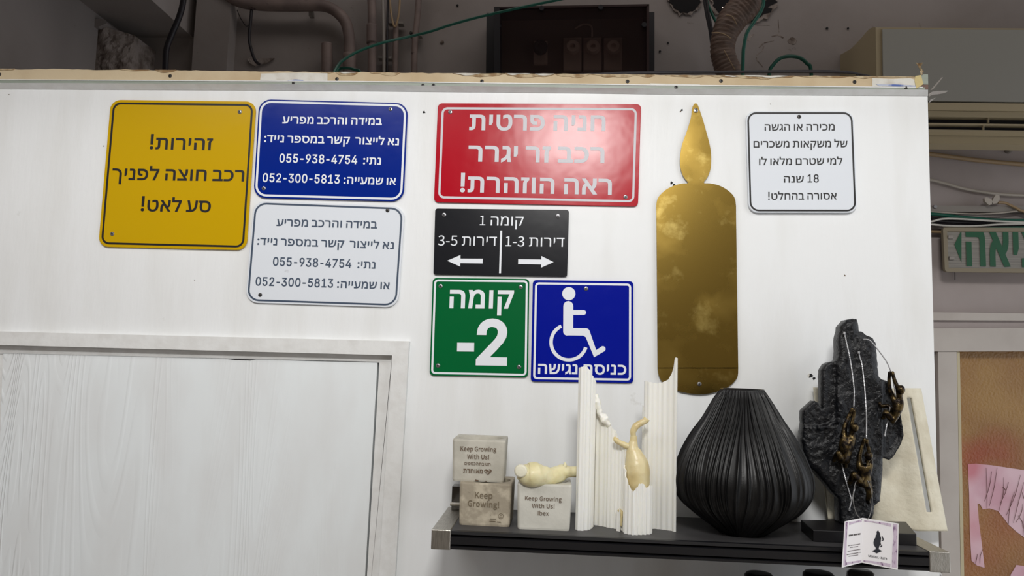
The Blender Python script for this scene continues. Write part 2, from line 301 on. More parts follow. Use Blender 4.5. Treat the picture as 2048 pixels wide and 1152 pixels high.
GLYPH = {
 'I': {
  '0': [453,[227,-7,191,-3,158,7,130,24,105,48,85,77,69,113,57,155,50,202,48,254,50,306,57,353,69,395,85,431,106,461,130,484,159,502,191,512,227,516,262,512,295,502,323,484,348,461,368,431,384,395,396,353,403,306,405,254,403,202,396,155,384,113,368,77,348,48,323,24,295,7,263,-3],[227,50,250,52,271,60,290,74,306,92,320,116,330,144,338,176,342,213,344,254,342,295,338,332,330,365,320,393,306,416,290,435,271,449,250,457,227,460,203,457,182,449,163,435,147,416,134,393,123,365,115,332,111,295,109,254,111,213,115,176,123,144,134,116,147,92,163,74,182,60,203,52]],
  '1': [453,[76,0,76,55,391,55,391,0],[276,509,276,0,212,0,212,448,209,448,86,358,86,427,198,509]],
  '2': [453,[64,0,64,47,234,229,282,282,311,327,320,371,319,389,315,405,308,419,298,431,287,441,273,449,224,460,205,458,188,454,172,447,159,438,148,427,139,413,132,398,128,381,127,362,66,362,68,391,75,418,86,442,102,464,121,482,143,496,168,507,196,513,225,516,254,513,281,507,306,497,328,482,346,465,361,445,372,423,379,398,381,372,371,318,336,259,267,180,153,60,153,57,389,57,389,0]],
  '3': [453,[218,-7,188,-5,159,1,133,10,108,22,88,38,70,57,57,79,48,104,44,132,109,132,112,115,118,100,126,87,137,76,150,66,165,59,219,50,275,61,291,69,304,80,315,93,323,108,328,125,329,145,328,163,323,180,316,196,306,211,292,223,275,234,254,241,229,246,201,248,157,248,157,299,288,448,288,452,70,452,70,509,372,509,372,461,211,278,211,289,247,290,279,286,308,276,333,262,354,244,371,222,383,198,391,173,393,145,390,116,383,90,370,66,354,45,333,27,309,12,281,2,251,-5]],
  '4': [453,[40,105,40,158,247,509,311,509,109,166,109,163,413,163,413,105],[282,0,282,121,282,146,282,318,343,318,343,0]],
  '5': [453,[221,-7,192,-5,165,1,140,11,118,25,99,41,83,60,71,82,63,105,60,130,122,130,125,115,130,102,138,89,173,60,221,50,241,51,259,56,276,64,291,75,304,89,314,104,322,122,326,141,328,162,326,183,321,203,314,221,303,237,290,251,275,262,257,270,238,275,218,277,167,268,128,246,67,253,96,509,366,509,366,452,151,452,134,301,136,301,178,325,229,334,252,332,274,328,294,321,313,311,330,299,345,285,358,269,370,251,379,231,386,210,390,187,391,163,388,132,381,102,369,76,352,52,332,32,309,15,282,3,253,-4]],
  '6': [453,[226,-7,196,-4,168,3,142,15,119,31,100,51,84,74,73,101,66,130,64,162,65,187,71,212,80,239,137,340,252,509,322,509,151,261,145,261,165,288,196,307,235,314,265,312,291,305,316,295,337,280,355,262,370,240,380,215,387,187,389,157,387,127,379,98,368,73,352,50,333,30,310,14,284,3,257,-4],[226,48,245,50,263,55,279,63,293,73,304,86,314,101,322,119,326,137,327,157,326,178,322,196,314,213,304,228,293,241,279,251,263,259,245,264,226,265,207,264,190,259,174,252,160,241,148,229,138,214,131,197,126,179,125,158,126,138,131,119,138,102,148,86,160,73,174,63,190,55,207,50]],
  '7': [453,[97,0,323,448,323,452,62,452,62,509,391,509,391,449,165,0]],
  '8': [453,[226,-7,193,-5,163,1,136,11,111,25,91,42,74,62,62,84,54,109,52,135,53,156,58,176,65,195,75,212,87,228,101,241,117,252,134,260,153,265,153,267,129,276,109,289,93,308,80,330,73,354,70,380,73,405,79,429,90,450,106,469,124,485,146,498,170,508,197,514,226,516,255,514,282,508,306,498,328,485,346,469,361,450,373,429,379,405,382,380,379,354,372,330,359,308,343,289,323,276,300,267,300,265,319,260,335,252,351,241,365,228,377,212,387,195,395,176,399,156,401,135,398,109,391,84,378,62,362,42,341,25,317,11,289,1,259,-5],[226,49,248,50,267,54,285,60,300,69,313,79,323,91,331,106,335,121,337,139,335,157,330,173,322,189,312,202,298,213,283,223,265,230,247,234,226,235,206,234,187,230,169,223,154,213,140,202,130,189,122,173,117,157,115,139,117,121,121,106,129,91,139,79,152,69,167,60,185,54,205,50],[226,290,274,300,287,308,298,318,307,330,314,344,318,359,319,376,318,392,314,407,308,420,299,432,288,442,275,449,226,460,177,449,164,442,153,432,145,420,138,407,134,392,133,376,134,359,138,344,145,330,154,318,165,308,178,300]],
  '9': [453,[226,516,256,513,285,506,310,494,333,478,352,458,368,434,380,408,387,378,389,347,387,322,382,296,373,270,315,168,200,0,130,0,301,248,307,248,287,221,257,202,218,195,188,197,161,203,137,214,116,229,98,247,83,269,72,294,66,321,64,352,66,382,73,411,85,436,101,459,120,479,143,494,168,506,196,513],[226,460,207,459,190,454,174,446,160,435,148,423,138,407,131,390,127,372,125,352,127,331,131,313,138,295,148,280,160,268,174,257,190,250,207,245,226,243,245,245,263,249,279,257,293,267,305,280,314,295,322,312,326,330,327,350,326,371,322,390,314,407,305,422,293,435,279,446,263,454,245,459]],
  '-': [453,[337,244,337,188,114,188,114,244]],
  '!': [196,[67,160,63,509,132,509,128,160],[98,-4,86,-3,75,1,66,9,58,18,54,29,52,41,54,53,58,64,66,73,75,80,86,85,98,86,110,85,121,80,130,73,138,64,142,53,143,41,142,29,138,18,130,9,121,1,110,-3]],
  ':': [188,[95,-4,83,-3,73,1,63,9,55,18,51,29,50,41,51,53,55,64,63,73,73,81,83,85,95,87,107,85,118,81,128,73,135,64,140,53,141,41,140,29,135,18,128,9,118,1,107,-3],[95,271,83,272,73,277,63,284,55,294,51,304,50,316,51,328,55,339,63,349,73,356,83,360,95,362,107,360,118,356,128,349,135,339,140,328,141,316,140,304,135,294,128,284,118,277,107,272]],
  'M': [628,[60,0,60,509,152,509,277,187,287,159,299,123,311,84,322,49,307,49,318,83,330,121,342,158,352,187,476,509,568,509,568,0,504,0,504,291,504,327,505,369,506,413,507,457,513,457,498,409,482,363,467,322,456,291,342,0,286,0,170,291,159,321,145,361,129,408,112,457,119,457,120,416,121,372,122,328,122,291,122,0]],
  'O': [533,[267,-7,225,-3,186,7,150,25,119,49,92,79,70,115,53,157,44,203,40,254,44,305,53,352,70,393,92,429,119,459,150,484,186,501,225,512,267,516,309,512,348,501,384,484,415,459,442,429,464,393,480,352,490,305,493,254,490,203,480,157,464,115,442,79,415,49,384,25,348,7,309,-3],[267,53,296,55,324,63,349,76,372,94,392,116,408,144,420,176,428,213,430,254,428,295,420,332,408,365,392,392,372,415,349,433,324,446,296,453,267,456,237,453,210,445,184,433,161,415,142,392,125,364,113,332,106,295,103,254,106,213,113,176,125,144,142,117,161,94,184,76,210,63,237,55]],
  'D': [502,[219,0,96,0,96,57,215,57,254,60,288,68,318,81,343,99,363,122,379,149,390,181,397,216,399,255,397,294,390,329,379,361,364,388,344,410,320,428,291,441,258,449,221,452,93,452,93,509,225,509,273,505,315,495,353,478,385,455,412,426,433,391,449,351,458,306,462,255,458,205,449,159,433,119,411,83,384,54,351,31,312,14,268,3],[125,509,125,0,60,0,60,509]],
  'E': [419,[60,0,60,509,372,509,372,452,125,452,125,286,355,286,355,229,125,229,125,57,375,57,375,0]],
  'L': [393,[60,0,60,509,125,509,125,57,361,57,361,0]],
 },
 'S': {
  'K': [226,[35,0,68,0,68,81,112,134,189,0,225,0,132,159,213,257,176,257,68,128,68,128,68,257,35,257]],
  'e': [194,[109,-5,133,-2,154,5,172,15,160,36,146,28,130,23,113,21,81,29,59,52,50,88,178,88,179,106,176,136,167,161,151,179,130,191,103,195,78,191,55,178,36,157,23,129,18,95,23,60,36,33,55,12,80,0],[49,110,59,142,79,163,104,169,129,163,146,143,151,110]],
  'p': [217,[32,-80,64,-80,64,-16,63,18,81,5,98,-2,116,-5,141,0,164,13,182,34,194,62,199,98,195,131,186,158,171,178,150,191,123,195,101,191,81,181,62,168,62,168,58,190,32,190],[111,22,97,24,81,30,64,42,64,142,82,156,99,165,115,168,144,159,160,135,165,98,158,57,139,31]],
  'G': [241,[136,-5,168,-1,195,10,215,25,215,133,131,133,131,106,186,106,186,39,173,31,157,26,139,24,109,29,85,42,68,64,57,93,54,129,57,165,69,193,87,215,110,228,139,233,162,230,180,221,194,209,212,230,194,245,170,256,138,261,100,255,67,238,42,211,26,174,20,128,26,82,42,45,66,18,98,1]],
  'r': [136,[32,0,64,0,64,122,79,148,95,162,112,166,131,163,137,191,116,195,96,190,78,176,62,155,62,155,58,190,32,190]],
  'o': [212,[106,-5,133,0,157,12,176,33,189,60,194,95,189,130,176,158,157,178,133,191,106,195,79,191,55,178,36,158,23,130,18,95,23,60,36,33,55,12,79,0],[106,22,77,31,58,57,51,95,58,133,77,159,106,168,135,159,154,133,161,95,154,57,135,31]],
  'w': [281,[62,0,99,0,126,102,139,157,141,157,154,103,181,0,220,0,272,190,241,190,213,80,202,27,200,27,187,80,157,190,126,190,96,80,83,27,82,27,70,80,42,190,9,190]],
  'i': [96,[32,0,64,0,64,190,32,190],[48,229,59,232,67,239,70,251,67,262,59,269,48,271,37,269,30,262,27,251,30,239,37,232]],
  'n': [214,[32,0,64,0,64,138,82,154,98,164,116,167,137,162,149,145,152,116,152,0,184,0,184,120,182,147,175,168,164,183,147,192,126,195,102,191,81,179,62,162,62,162,58,190,32,190]],
  'g': [197,[96,-88,129,-84,156,-75,176,-60,188,-42,193,-22,185,4,163,19,126,23,89,23,69,26,59,33,56,44,57,53,62,61,68,67,96,60,131,68,156,91,166,126,164,142,158,155,150,166,189,166,189,190,123,190,96,195,74,192,54,183,39,169,29,150,25,127,29,106,38,89,50,76,50,75,40,66,32,54,29,39,31,26,37,15,46,8,46,6,31,-6,21,-21,18,-37,28,-64,55,-82],[96,82,76,87,61,103,56,127,61,151,76,166,96,172,117,166,131,151,137,127,131,103,116,87],[101,-65,71,-61,52,-50,46,-32,48,-21,54,-10,65,0,90,-3,123,-3,144,-5,157,-13,161,-27,154,-46,133,-60]],
  'W': [307,[63,0,102,0,140,155,153,213,154,213,167,155,206,0,245,0,298,257,267,257,239,117,225,34,223,34,205,117,169,257,140,257,104,117,86,34,85,34,69,117,42,257,9,257]],
  't': [132,[92,-5,127,2,121,27,99,21,82,26,72,38,70,58,70,164,121,164,121,190,70,190,70,244,43,244,40,190,9,188,9,164,38,164,38,59,40,38,45,20,55,7,71,-2]],
  'h': [213,[32,0,64,0,64,138,82,154,98,164,116,167,137,162,149,145,152,116,152,0,184,0,184,120,182,147,175,168,164,183,147,192,126,195,102,191,81,179,63,163,64,202,64,279,32,279]],
  'U': [252,[126,-5,156,-1,181,11,201,31,214,63,218,106,218,257,187,257,187,105,184,73,176,50,163,35,146,26,126,24,107,26,91,35,78,50,70,73,67,105,67,257,34,257,34,106,39,63,52,31,71,11,97,-1]],
  's': [164,[82,-5,120,3,143,24,151,52,142,81,120,98,93,110,73,118,58,128,52,143,56,156,68,166,88,170,103,168,117,162,131,153,146,173,130,184,110,192,87,195,52,188,29,168,22,141,30,115,51,97,77,86,98,78,114,66,120,50,116,35,104,24,83,20,62,23,44,31,27,43,11,22,31,8,56,-1]],
  '!': [113,[46,77,68,77,72,226,72,262,40,262,41,226],[56,-5,68,-1,76,7,79,20,76,32,68,41,56,44,45,41,36,32,33,20,36,7,45,-1]],
  'I': [103,[35,0,68,0,68,257,35,257]],
  'b': [216,[116,-5,141,0,164,13,182,34,194,62,199,98,195,131,186,158,171,178,150,191,123,195,102,191,82,182,63,168,64,202,64,279,32,279,32,0,58,0,61,20,62,20,79,7,98,-2],[111,22,97,24,81,30,64,42,64,142,82,156,99,165,115,168,144,159,160,135,165,98,158,57,139,31]],
  'x': [174,[5,0,39,0,64,44,84,78,85,78,106,44,134,0,169,0,106,96,164,190,131,190,107,148,91,117,89,117,70,148,45,190,10,190,68,99]],
  '0': [194,[97,-5,124,1,146,17,163,43,174,81,177,129,174,177,163,214,146,240,124,256,97,261,70,256,48,240,31,214,21,177,18,129,21,81,31,43,48,17,70,1],[97,21,81,25,68,38,57,59,51,89,48,129,51,169,57,199,68,220,81,232,97,236,114,232,127,220,137,199,144,169,146,129,144,89,137,59,127,38,114,25]],
  '1': [194,[31,0,172,0,172,27,120,27,120,257,96,257,42,238,42,218,88,218,88,27,31,27]],
  '2': [194,[15,0,177,0,177,28,106,28,64,25,117,81,152,134,165,186,161,211,151,232,136,248,115,258,90,261,60,257,36,244,14,224,33,206,48,221,66,231,86,235,112,229,128,211,133,185,120,138,82,83,15,19]],
  '3': [194,[92,-5,118,-1,141,8,159,23,171,43,175,69,167,100,148,121,120,134,120,136,144,149,160,169,166,197,162,219,152,237,136,250,116,258,91,261,64,257,40,246,20,231,37,210,53,223,70,232,90,235,113,230,128,216,133,195,131,179,124,165,110,155,90,148,62,146,62,121,93,119,116,112,131,101,140,87,142,70,135,44,117,28,90,22,64,26,43,37,27,51,10,31,30,13,57,0]],
  '4': [194,[119,0,149,0,149,71,183,71,183,96,149,96,149,257,114,257,7,92,7,71,119,71],[119,96,40,96,99,184,119,222,121,222,119,175]],
  '5': [194,[92,-5,117,-1,140,10,159,28,171,53,176,83,172,114,161,137,144,153,123,162,98,165,60,155,67,229,163,229,163,257,39,257,30,137,47,126,61,134,75,139,90,141,118,134,137,114,143,83,136,50,116,29,89,22,62,26,42,37,26,50,9,29,30,13,56,0]],
  '6': [194,[105,-5,128,-1,149,10,165,28,175,51,179,79,176,108,167,130,152,146,132,156,108,159,87,156,67,145,50,129,54,170,63,200,78,220,95,232,116,235,131,233,145,226,157,215,175,235,159,249,139,258,114,261,86,256,60,241,39,215,25,176,20,123,24,77,36,41,54,16,78,1],[50,103,68,122,86,132,103,136,128,129,144,109,149,79,143,48,128,28,105,21,78,30,59,58]],
  '7': [194,[69,0,103,0,106,56,114,105,127,149,147,193,178,237,178,257,17,257,17,229,142,229,102,160,79,87]],
  '8': [194,[98,-5,125,-1,147,8,164,22,174,40,178,62,172,92,156,114,135,129,135,131,151,146,164,168,169,193,166,215,157,234,142,248,123,257,99,261,63,252,38,230,28,195,33,171,46,151,63,136,63,135,40,118,23,95,16,64,20,41,31,23,49,8,71,-1],[116,139,87,152,66,170,57,195,63,217,77,232,98,237,122,231,137,214,142,191,139,173,130,155],[98,19,71,25,52,42,44,67,49,90,61,109,80,125,114,110,138,91,148,63,142,40,124,25]],
  '9': [194,[82,-5,110,0,136,16,156,44,170,84,175,139,171,183,159,217,141,242,117,256,89,261,66,257,46,246,30,229,19,206,15,178,19,149,28,127,43,110,62,101,86,97,107,101,128,112,145,129,141,87,131,57,117,37,100,25,81,22,65,24,50,31,38,42,20,22,37,8,57,-1],[145,155,127,136,109,125,91,121,66,128,51,148,46,178,51,209,67,229,89,236,117,227,136,200]],
  '-': [121,[16,86,106,86,106,110,16,110]],
 },
 'H': {
  'א': [486,[361,0,155,306,40,475,125,475,318,188,446,0],[45,0,45,127,47,165,52,199,61,229,72,256,87,279,105,299,126,316,150,329,176,339,197,285,181,278,166,268,153,256,142,241,133,224,126,205,117,132,117,0],[309,148,285,200,301,208,316,218,328,230,339,245,347,262,354,281,362,353,362,475,435,475,435,358,433,321,428,288,420,258,408,231,394,208,377,188,357,172,334,158]],
  'ב': [435,[280,0,280,309,277,342,269,368,255,387,236,399,213,406,186,408,24,408,24,475,191,475,241,471,281,459,312,439,334,410,348,371,352,323,352,0],[24,0,24,67,415,67,415,0]],
  'ג': [278,[12,-8,12,69,69,97,114,137,130,158,143,179,153,202,160,226,165,250,166,274,166,357,165,374,161,387,154,397,145,403,134,407,119,408,43,408,43,475,140,475,167,472,190,464,210,450,225,429,234,401,237,366,237,144,254,0,195,0,172,132,169,132,132,80,91,40,49,11]],
  'ד': [419,[254,0,254,436,326,436,326,0],[8,408,8,475,399,475,399,408]],
  'ה': [523,[387,0,387,309,384,342,375,368,362,387,343,399,320,406,293,408,68,408,68,475,298,475,347,471,388,459,419,439,441,410,454,371,459,323,459,0],[68,0,68,284,140,284,140,0]],
  'ו': [209,[68,0,68,475,140,475,140,0]],
  'ז': [241,[79,0,79,280,81,304,84,325,90,344,115,384,140,406,140,408,20,408,20,475,221,475,221,414,196,395,166,356,158,338,153,315,152,289,152,0]],
  'ח': [539,[314,475,363,471,404,459,435,439,457,410,470,371,475,323,475,0,403,0,403,309,400,342,392,368,378,387,359,399,336,406,309,408,140,408,140,0,68,0,68,475]],
  'ט': [540,[277,-10,245,-9,215,-4,187,3,162,14,139,28,119,46,102,68,87,93,75,123,67,156,62,195,60,237,60,475,132,475,132,237,134,201,139,168,148,139,160,113,176,92,196,75,219,62,247,55,278,52,310,55,337,62,361,75,380,92,396,113,409,139,417,168,422,201,424,237,423,300,415,357,409,374,402,388,393,399,381,408,366,414,348,415,302,408,256,390,256,459,297,474,356,483,387,481,413,474,435,464,452,450,467,432,478,411,496,333,500,237,497,187,488,142,473,103,452,69,427,41,396,18,360,2,321,-7]],
  'י': [188,[60,171,60,475,132,475,132,243,96,171]],
  'כ': [433,[24,0,24,67,178,67,222,72,258,88,285,114,303,149,315,190,318,237,314,289,301,331,278,364,247,389,207,403,158,408,24,408,24,475,166,475,201,473,234,467,264,457,291,444,314,428,335,409,353,387,367,362,379,335,387,305,391,274,393,240,390,196,382,156,368,118,350,84,326,55,296,32,262,14,223,4,178,0]],
  'ך': [437,[306,-192,306,232,304,266,299,296,291,322,280,343,267,361,251,375,233,386,213,395,192,401,120,408,12,408,12,475,130,475,164,473,197,469,229,463,258,453,284,440,308,423,329,402,347,377,362,348,372,314,379,276,381,232,381,-192]],
  'ל': [409,[84,475,381,475,381,420,231,0,155,0,306,408,12,408,12,609,84,609]],
  'מ': [517,[281,484,316,482,347,475,374,464,398,448,418,429,433,406,444,381,451,352,453,322,453,0,245,0,245,67,381,67,381,310,378,341,370,368,356,391,336,407,309,418,276,421,250,419,226,412,206,402,188,387,173,369,162,347,152,322,145,293,140,262,112,0,40,0,76,329,44,475,116,475,130,407,132,407,156,436,186,461,227,478]],
  'ם': [523,[56,0,56,475,298,475,347,471,388,459,419,439,441,410,454,371,459,323,459,0],[128,67,387,67,387,309,384,342,375,368,362,387,343,399,320,406,293,408,128,408]],
  'נ': [318,[24,0,24,67,182,67,182,357,181,374,177,387,170,397,161,403,150,407,136,408,51,408,51,475,156,475,183,472,206,464,227,450,242,429,251,401,254,366,254,0]],
  'ן': [236,[99,-192,99,357,98,374,94,387,88,397,79,403,67,407,53,408,16,408,16,475,74,475,100,472,124,464,144,450,159,429,169,401,172,366,172,-192]],
  'ס': [546,[285,-10,254,-9,225,-3,196,5,170,17,147,33,126,52,108,75,92,101,80,130,71,163,65,200,63,240,71,329,87,408,28,408,28,475,281,475,328,471,369,461,405,445,436,422,461,394,481,361,495,323,503,281,506,234,504,197,499,163,490,131,478,102,464,77,446,54,425,35,402,19,377,6,348,-3,318,-9],[281,52,306,54,329,58,349,65,366,75,382,87,395,102,407,119,416,138,423,160,431,236,429,277,423,312,411,340,396,362,377,380,355,393,329,401,300,406,269,408,160,408,146,346,138,247,142,189,153,141,171,102,198,74,235,58]],
  'ע': [488,[20,0,20,67,165,67,196,68,224,72,250,79,273,88,294,101,312,116,328,135,342,158,353,184,362,213,369,247,374,285,391,475,464,475,446,285,435,209,409,133,396,109,380,86,360,65,338,47,312,31,282,18,248,8,209,2,165,0],[153,54,55,475,128,475,224,54]],
  'פ': [484,[40,0,40,67,229,67,273,72,308,88,335,114,354,149,365,190,369,237,364,289,351,331,329,364,298,389,258,403,209,408,70,408,70,475,217,475,252,473,285,467,314,457,341,444,365,428,386,409,403,387,418,362,429,335,437,305,442,274,443,240,441,196,433,156,419,118,400,84,376,55,347,32,312,14,273,4,229,0],[177,187,148,189,122,195,99,206,81,221,66,239,55,260,47,284,42,311,40,340,40,475,112,475,112,346,121,295,128,282,136,272,147,264,187,254,200,255,213,256,213,189,195,188]],
  'ף': [468,[339,-192,339,237,335,289,321,331,298,364,267,389,226,403,176,408,8,408,8,475,184,475,220,473,253,467,282,457,309,444,333,428,354,409,371,387,386,362,397,335,405,305,410,274,411,240,411,-192],[145,171,115,173,90,179,67,190,49,205,34,222,22,244,14,268,10,295,8,324,8,475,80,475,80,330,89,279,96,266,104,256,115,248,155,238,168,239,181,240,181,173,163,172]],
  'צ': [448,[345,6,25,475,110,475,288,202,386,53],[20,0,20,67,369,67,386,53,386,0],[282,168,258,221,292,241,317,273,331,318,336,374,336,475,408,475,408,379,407,342,402,308,393,279,382,252,368,229,350,209,330,193,308,179]],
  'ץ': [384,[109,-192,109,192,4,475,80,475,181,184,181,-192],[158,132,152,197,220,218,249,232,269,253,282,283,289,322,304,475,376,475,363,337,357,286,346,243,324,206,287,177,230,154]],
  'ק': [505,[251,0,402,408,64,408,64,475,477,475,477,420,327,0],[64,-193,64,290,136,290,136,-193]],
  'ר': [435,[298,0,298,309,296,342,287,368,273,387,255,399,232,406,204,408,12,408,12,475,209,475,259,471,300,459,331,439,353,410,366,371,370,323,370,0]],
  'ש': [564,[74,0,32,475,104,475,140,67,241,67,268,68,293,72,317,79,340,89,361,102,381,118,398,137,413,160,426,186,437,215,445,248,450,285,468,475,540,475,522,285,510,216,483,140,469,116,453,93,433,71,411,51,385,34,355,19,322,9,284,2,241,0],[119,162,114,227,181,248,218,268,241,302,251,352,262,475,334,475,325,366,316,305,298,254,288,240,275,226,259,214,192,184]],
  'ת': [535,[399,0,399,309,396,342,388,368,374,387,355,399,332,406,305,408,31,408,31,475,310,475,359,471,400,459,431,439,453,410,466,371,471,323,471,0],[28,0,28,67,65,67,78,69,89,75,98,85,104,99,108,118,109,140,109,439,181,439,181,144,178,100,169,64,153,36,130,16,100,4,61,0]],
 },
}
# ------------------------------------------------------------------ lettering
NUM = set('0123456789-')
def visual(s):                              # right-to-left line put in the order it is read from the left
    out, run = [], ''
    for ch in s[::-1]:
        if ch in NUM: run = ch+run
        else:
            if run: out.append(run); run = ''
            out.append(ch)
    if run: out.append(run)
    return ''.join(out)
def glyph_run(s, latin, bold, ratio=1.1, track=0):
    x = 0; cs = []
    for ch in s:
        if ch == ' ': x += (85 if latin == 'S' and ratio == 1 else 165)+track; continue
        xk = 1.0
        if ch in GLYPH['H']: g = GLYPH['H'][ch]; sc = 1.0
        else:
            f = latin if ch in GLYPH[latin] else 'I'; g = GLYPH[f][ch]; sc = ratio; xk = (.72 if ch == '-' else .82 if ch.isdigit() else 1.0) if f == 'I' else 1.0
        for c in g[1:]:
            P = [Vector((c[i]*sc*xk, c[i+1]*sc)) for i in range(0, len(c), 2)]
            Q = [P[0]]
            for p in P[1:]:
                if (p-Q[-1]).length > 2: Q.append(p)
            if (Q[0]-Q[-1]).length < 2: Q.pop()
            cs.append((x, Q))
        x += g[0]*sc*xk + 1.5*bold + track
    def A(P): return sum(P[i-1].x*P[i].y-P[i].x*P[i-1].y for i in range(len(P)))/2
    res = []
    big = max(cs, key=lambda c: abs(A(c[1])))[1]; sg = 1 if A(big) > 0 else -1
    for x0, P in cs:
        n = len(P); Q = []
        for i in range(n):
            a = (P[i]-P[i-1]); b = (P[(i+1) % n]-P[i]); a.normalize(); b.normalize()
            na = Vector((a.y, -a.x)); nb = Vector((b.y, -b.x)); mm = na+nb
            if mm.length < .3: mm = na
            else: mm = mm/max(.5*mm.length_squared, .55)
            Q.append(P[i]+mm*bold*sg+Vector((x0, 0)))
        res.append((x0, Q))
    return res
def lettering_px(s, L0, R0, h, latin='I', bold=12, ratio=1.1, ref=475, track=0, rtl=True):
    """triangles of one line in pixels: baseline from L0 to R0, letters h pixels high"""
    cs = glyph_run(visual(s) if rtl else s, latin, bold, ratio, track)
    xs = [p.x for _, c in cs for p in c]; x0, x1 = min(xs), max(xs)
    out, faces = [], []
    L0, R0 = Vector(L0), Vector(R0)
    groups = {}
    for c in cs: groups.setdefault(c[0], []).append(c[1])
    for cl in groups.values():
        pts, edges = [], []
        for c in cl:
            k = len(pts); n = len(c); pts += c; edges += [(k+i, k+(i+1) % n) for i in range(n)]
        r = delaunay_2d_cdt(pts, edges, [], 0, 1e-4)
        k0 = len(out)
        for p in r[0]:
            u = (p.x-x0)/(x1-x0); b = L0.lerp(R0, u); v = vdir(b.x, b.y)
            out.append(b+v*(p.y/ref*h))
        for f in r[2]:
            c = sum((r[0][i] for i in f), Vector((0, 0)))/len(f); ins = 0
            for P in cl:
                j = len(P)-1
                for i in range(len(P)):
                    a, b = P[i], P[j]
                    if (a.y > c.y) != (b.y > c.y) and c.x < (b.x-a.x)*(c.y-a.y)/(b.y-a.y)+a.x: ins += 1 if a.y > b.y else -1
                    j = i
            if ins: faces.append(tuple(k0+i for i in f))
    return out, faces
def flat(px, fc, d): return [W(p[0], p[1], d) for p in px], fc

# shared screw head: round head with a cross recess
def screw_mesh(name, r, m):
    a = lathe([(r, 0), (r, .0007), (r*.8, .0015), (r*.3, .0019)], (0, 0, 0), 20, 'y')
    c1 = box((-r*.55, -.0022, -r*.14), (r*.55, -.0012, r*.14)); c2 = box((-r*.14, -.0022, -r*.55), (r*.14, -.0012, r*.55))
    V, Fc = join(a, c1, c2)
    me = bpy.data.meshes.new(name); me.from_pydata(V, [], Fc); me.materials.append(m); me.materials.append(M_slot)
    me.polygons.foreach_set('material_index', [0]*len(a[1])+[1]*12)
    me.polygons.foreach_set('use_smooth', [False]*len(Fc)); me.update(); return me
SCR = screw_mesh('screw', .0043, M_screw); SCRD = screw_mesh('screw', .0040, M_screwd)
def screw(parent, px, py, d, me=None, s=1.0):
    o = bpy.data.objects.new('screw', me or SCR); COL.objects.link(o)
    o.parent = parent; o.location = W(px, py, d)-WORG[parent.name]; o.rotation_euler = (0, random.uniform(0, 1.5), 0); o.scale = (s, s, s)
    return o

# ================================================================== SETTING
TOPL = W(-200, 166, 0).z
z_top = W(930, 178, 0).z
XR = W(1866, 620, 0).x
XL = W(172, 90, -.55).x
door_r = W(784, 711, 0).x; door_t = W(600, 706, 0).z
PT = .09
def wallbox(x0, x1, z0, z1, n=1): return box((x0, 0, z0), (x1, PT, z1))
g = .0
zdr = W(784, 711, 0).z
wall_parts = join(wallbox(XL, XR, zdr, z_top), wallbox(door_r, XR, 0, zdr))
obj('wall_front', wall_parts, M_wall, kind='structure')
obj('floor', box((XL-.1, -3.2, -.05), (2.6, .9, 0)), M_floor, kind='structure')
XB = 2.6
obj('wall_left', box((XL-.1, -3.2, 0), (XL, .85, 3.3)), M_conc, kind='structure')
obj('wall_back', box((XL, .75, 0), (W(1690, 100, -.75).x, .85, 3.3)), M_conc, kind='structure')
xs = W(1690, 100, -.75).x
# right part of the back wall, with a hole for the glazed door
DX0 = W(1872, 900, -.75).x; DZT = W(1960, 657, -.75).z
zac = W(1950, 150, -.6).z
obj('wall_right_bay', join(box((xs, .75, DZT), (XB, .85, zac)), box((xs, .75, 0), (DX0, .85, DZT))), M_rwall, kind='structure')
obj('wall_right_upper', box((xs, .75, zac), (XB, .85, 3.3)), M_conc, kind='structure')
obj('wall_rear', box((XL-.1, -3.3, 0), (XB+.6, -3.2, 3.3)), M_rear, kind='structure')
obj('ceiling', box((XL-.1, -3.2, 3.3), (XB, .85, 3.4)), M_ceil, kind='structure')
# unseen beam, added to keep lamp light off the upper back wall
zb = z_top+.13
obj('added_shade_beam', box((XL, -.46, zb+.07), (XB, -.34, 3.3)), M_ceil, kind='structure')

# beam, pilaster and column at the upper left
zs = W(300, 75, -.75).z; xb2 = W(385, 90, -.75).x
obj('trim_2', box((XL, .18, zs), (xb2, .75, 3.3)), M_conc, kind='structure')
xa, xc = W(385, 110, -.70).x, W(455, 110, -.70).x
obj('trim_3', box((xa, .70, 0), (xc, .75, 3.3)), M_conc, kind='structure')
def rough_column():
    a0, a1 = W(176, 100, -.60).x, W(256, 100, -.60).x; z1 = W(215, 55, -.60).z; V, Fc = [], []
    nx, nz = 24, 40; z0 = z1-.32
    for i in range(nx+1):
        for j in range(nz+1):
            x = a0+(a1-a0)*i/nx; z = z0+(z1-z0)*j/nz
            u = i/nx; dep = .60
            k = noise.noise(Vector((x*30, 0, z*22)))*.012+noise.noise(Vector((x*90, 3, z*80)))*.006
            if u < .3: k *= .1
            V.append(Vector((x+(noise.noise(Vector((z*25, i*.1, 2)))*.008 if u > .8 else 0), dep+k+(.05*max(0, u-.4)), z-.02*max(0, u-.5)+noise.noise(Vector((x*40, 5, 0)))*.004*(j == nz))))
    for i in range(nx):
        for j in range(nz): Fc.append((i*(nz+1)+j, (i+1)*(nz+1)+j, (i+1)*(nz+1)+j+1, i*(nz+1)+j+1))
    k = len(V)
    V += [Vector((a0, .75, z0)), Vector((a1, .75, z0)), Vector((a1, .75, z1-.01)), Vector((a0, .75, z1))]
    n1 = nz+1
    Fc += [(k, k+3)+tuple(range(nz, -1, -1)), (k+1,)+tuple(nx*n1+j for j in range(nz+1))+(k+2,), (k+3, k+2)+tuple(i*n1+nz for i in range(nx, -1, -1)), (k, k+1)+tuple(i*n1 for i in range(nx, -1, -1)), (k, k+1, k+2, k+3)]
    return V, Fc
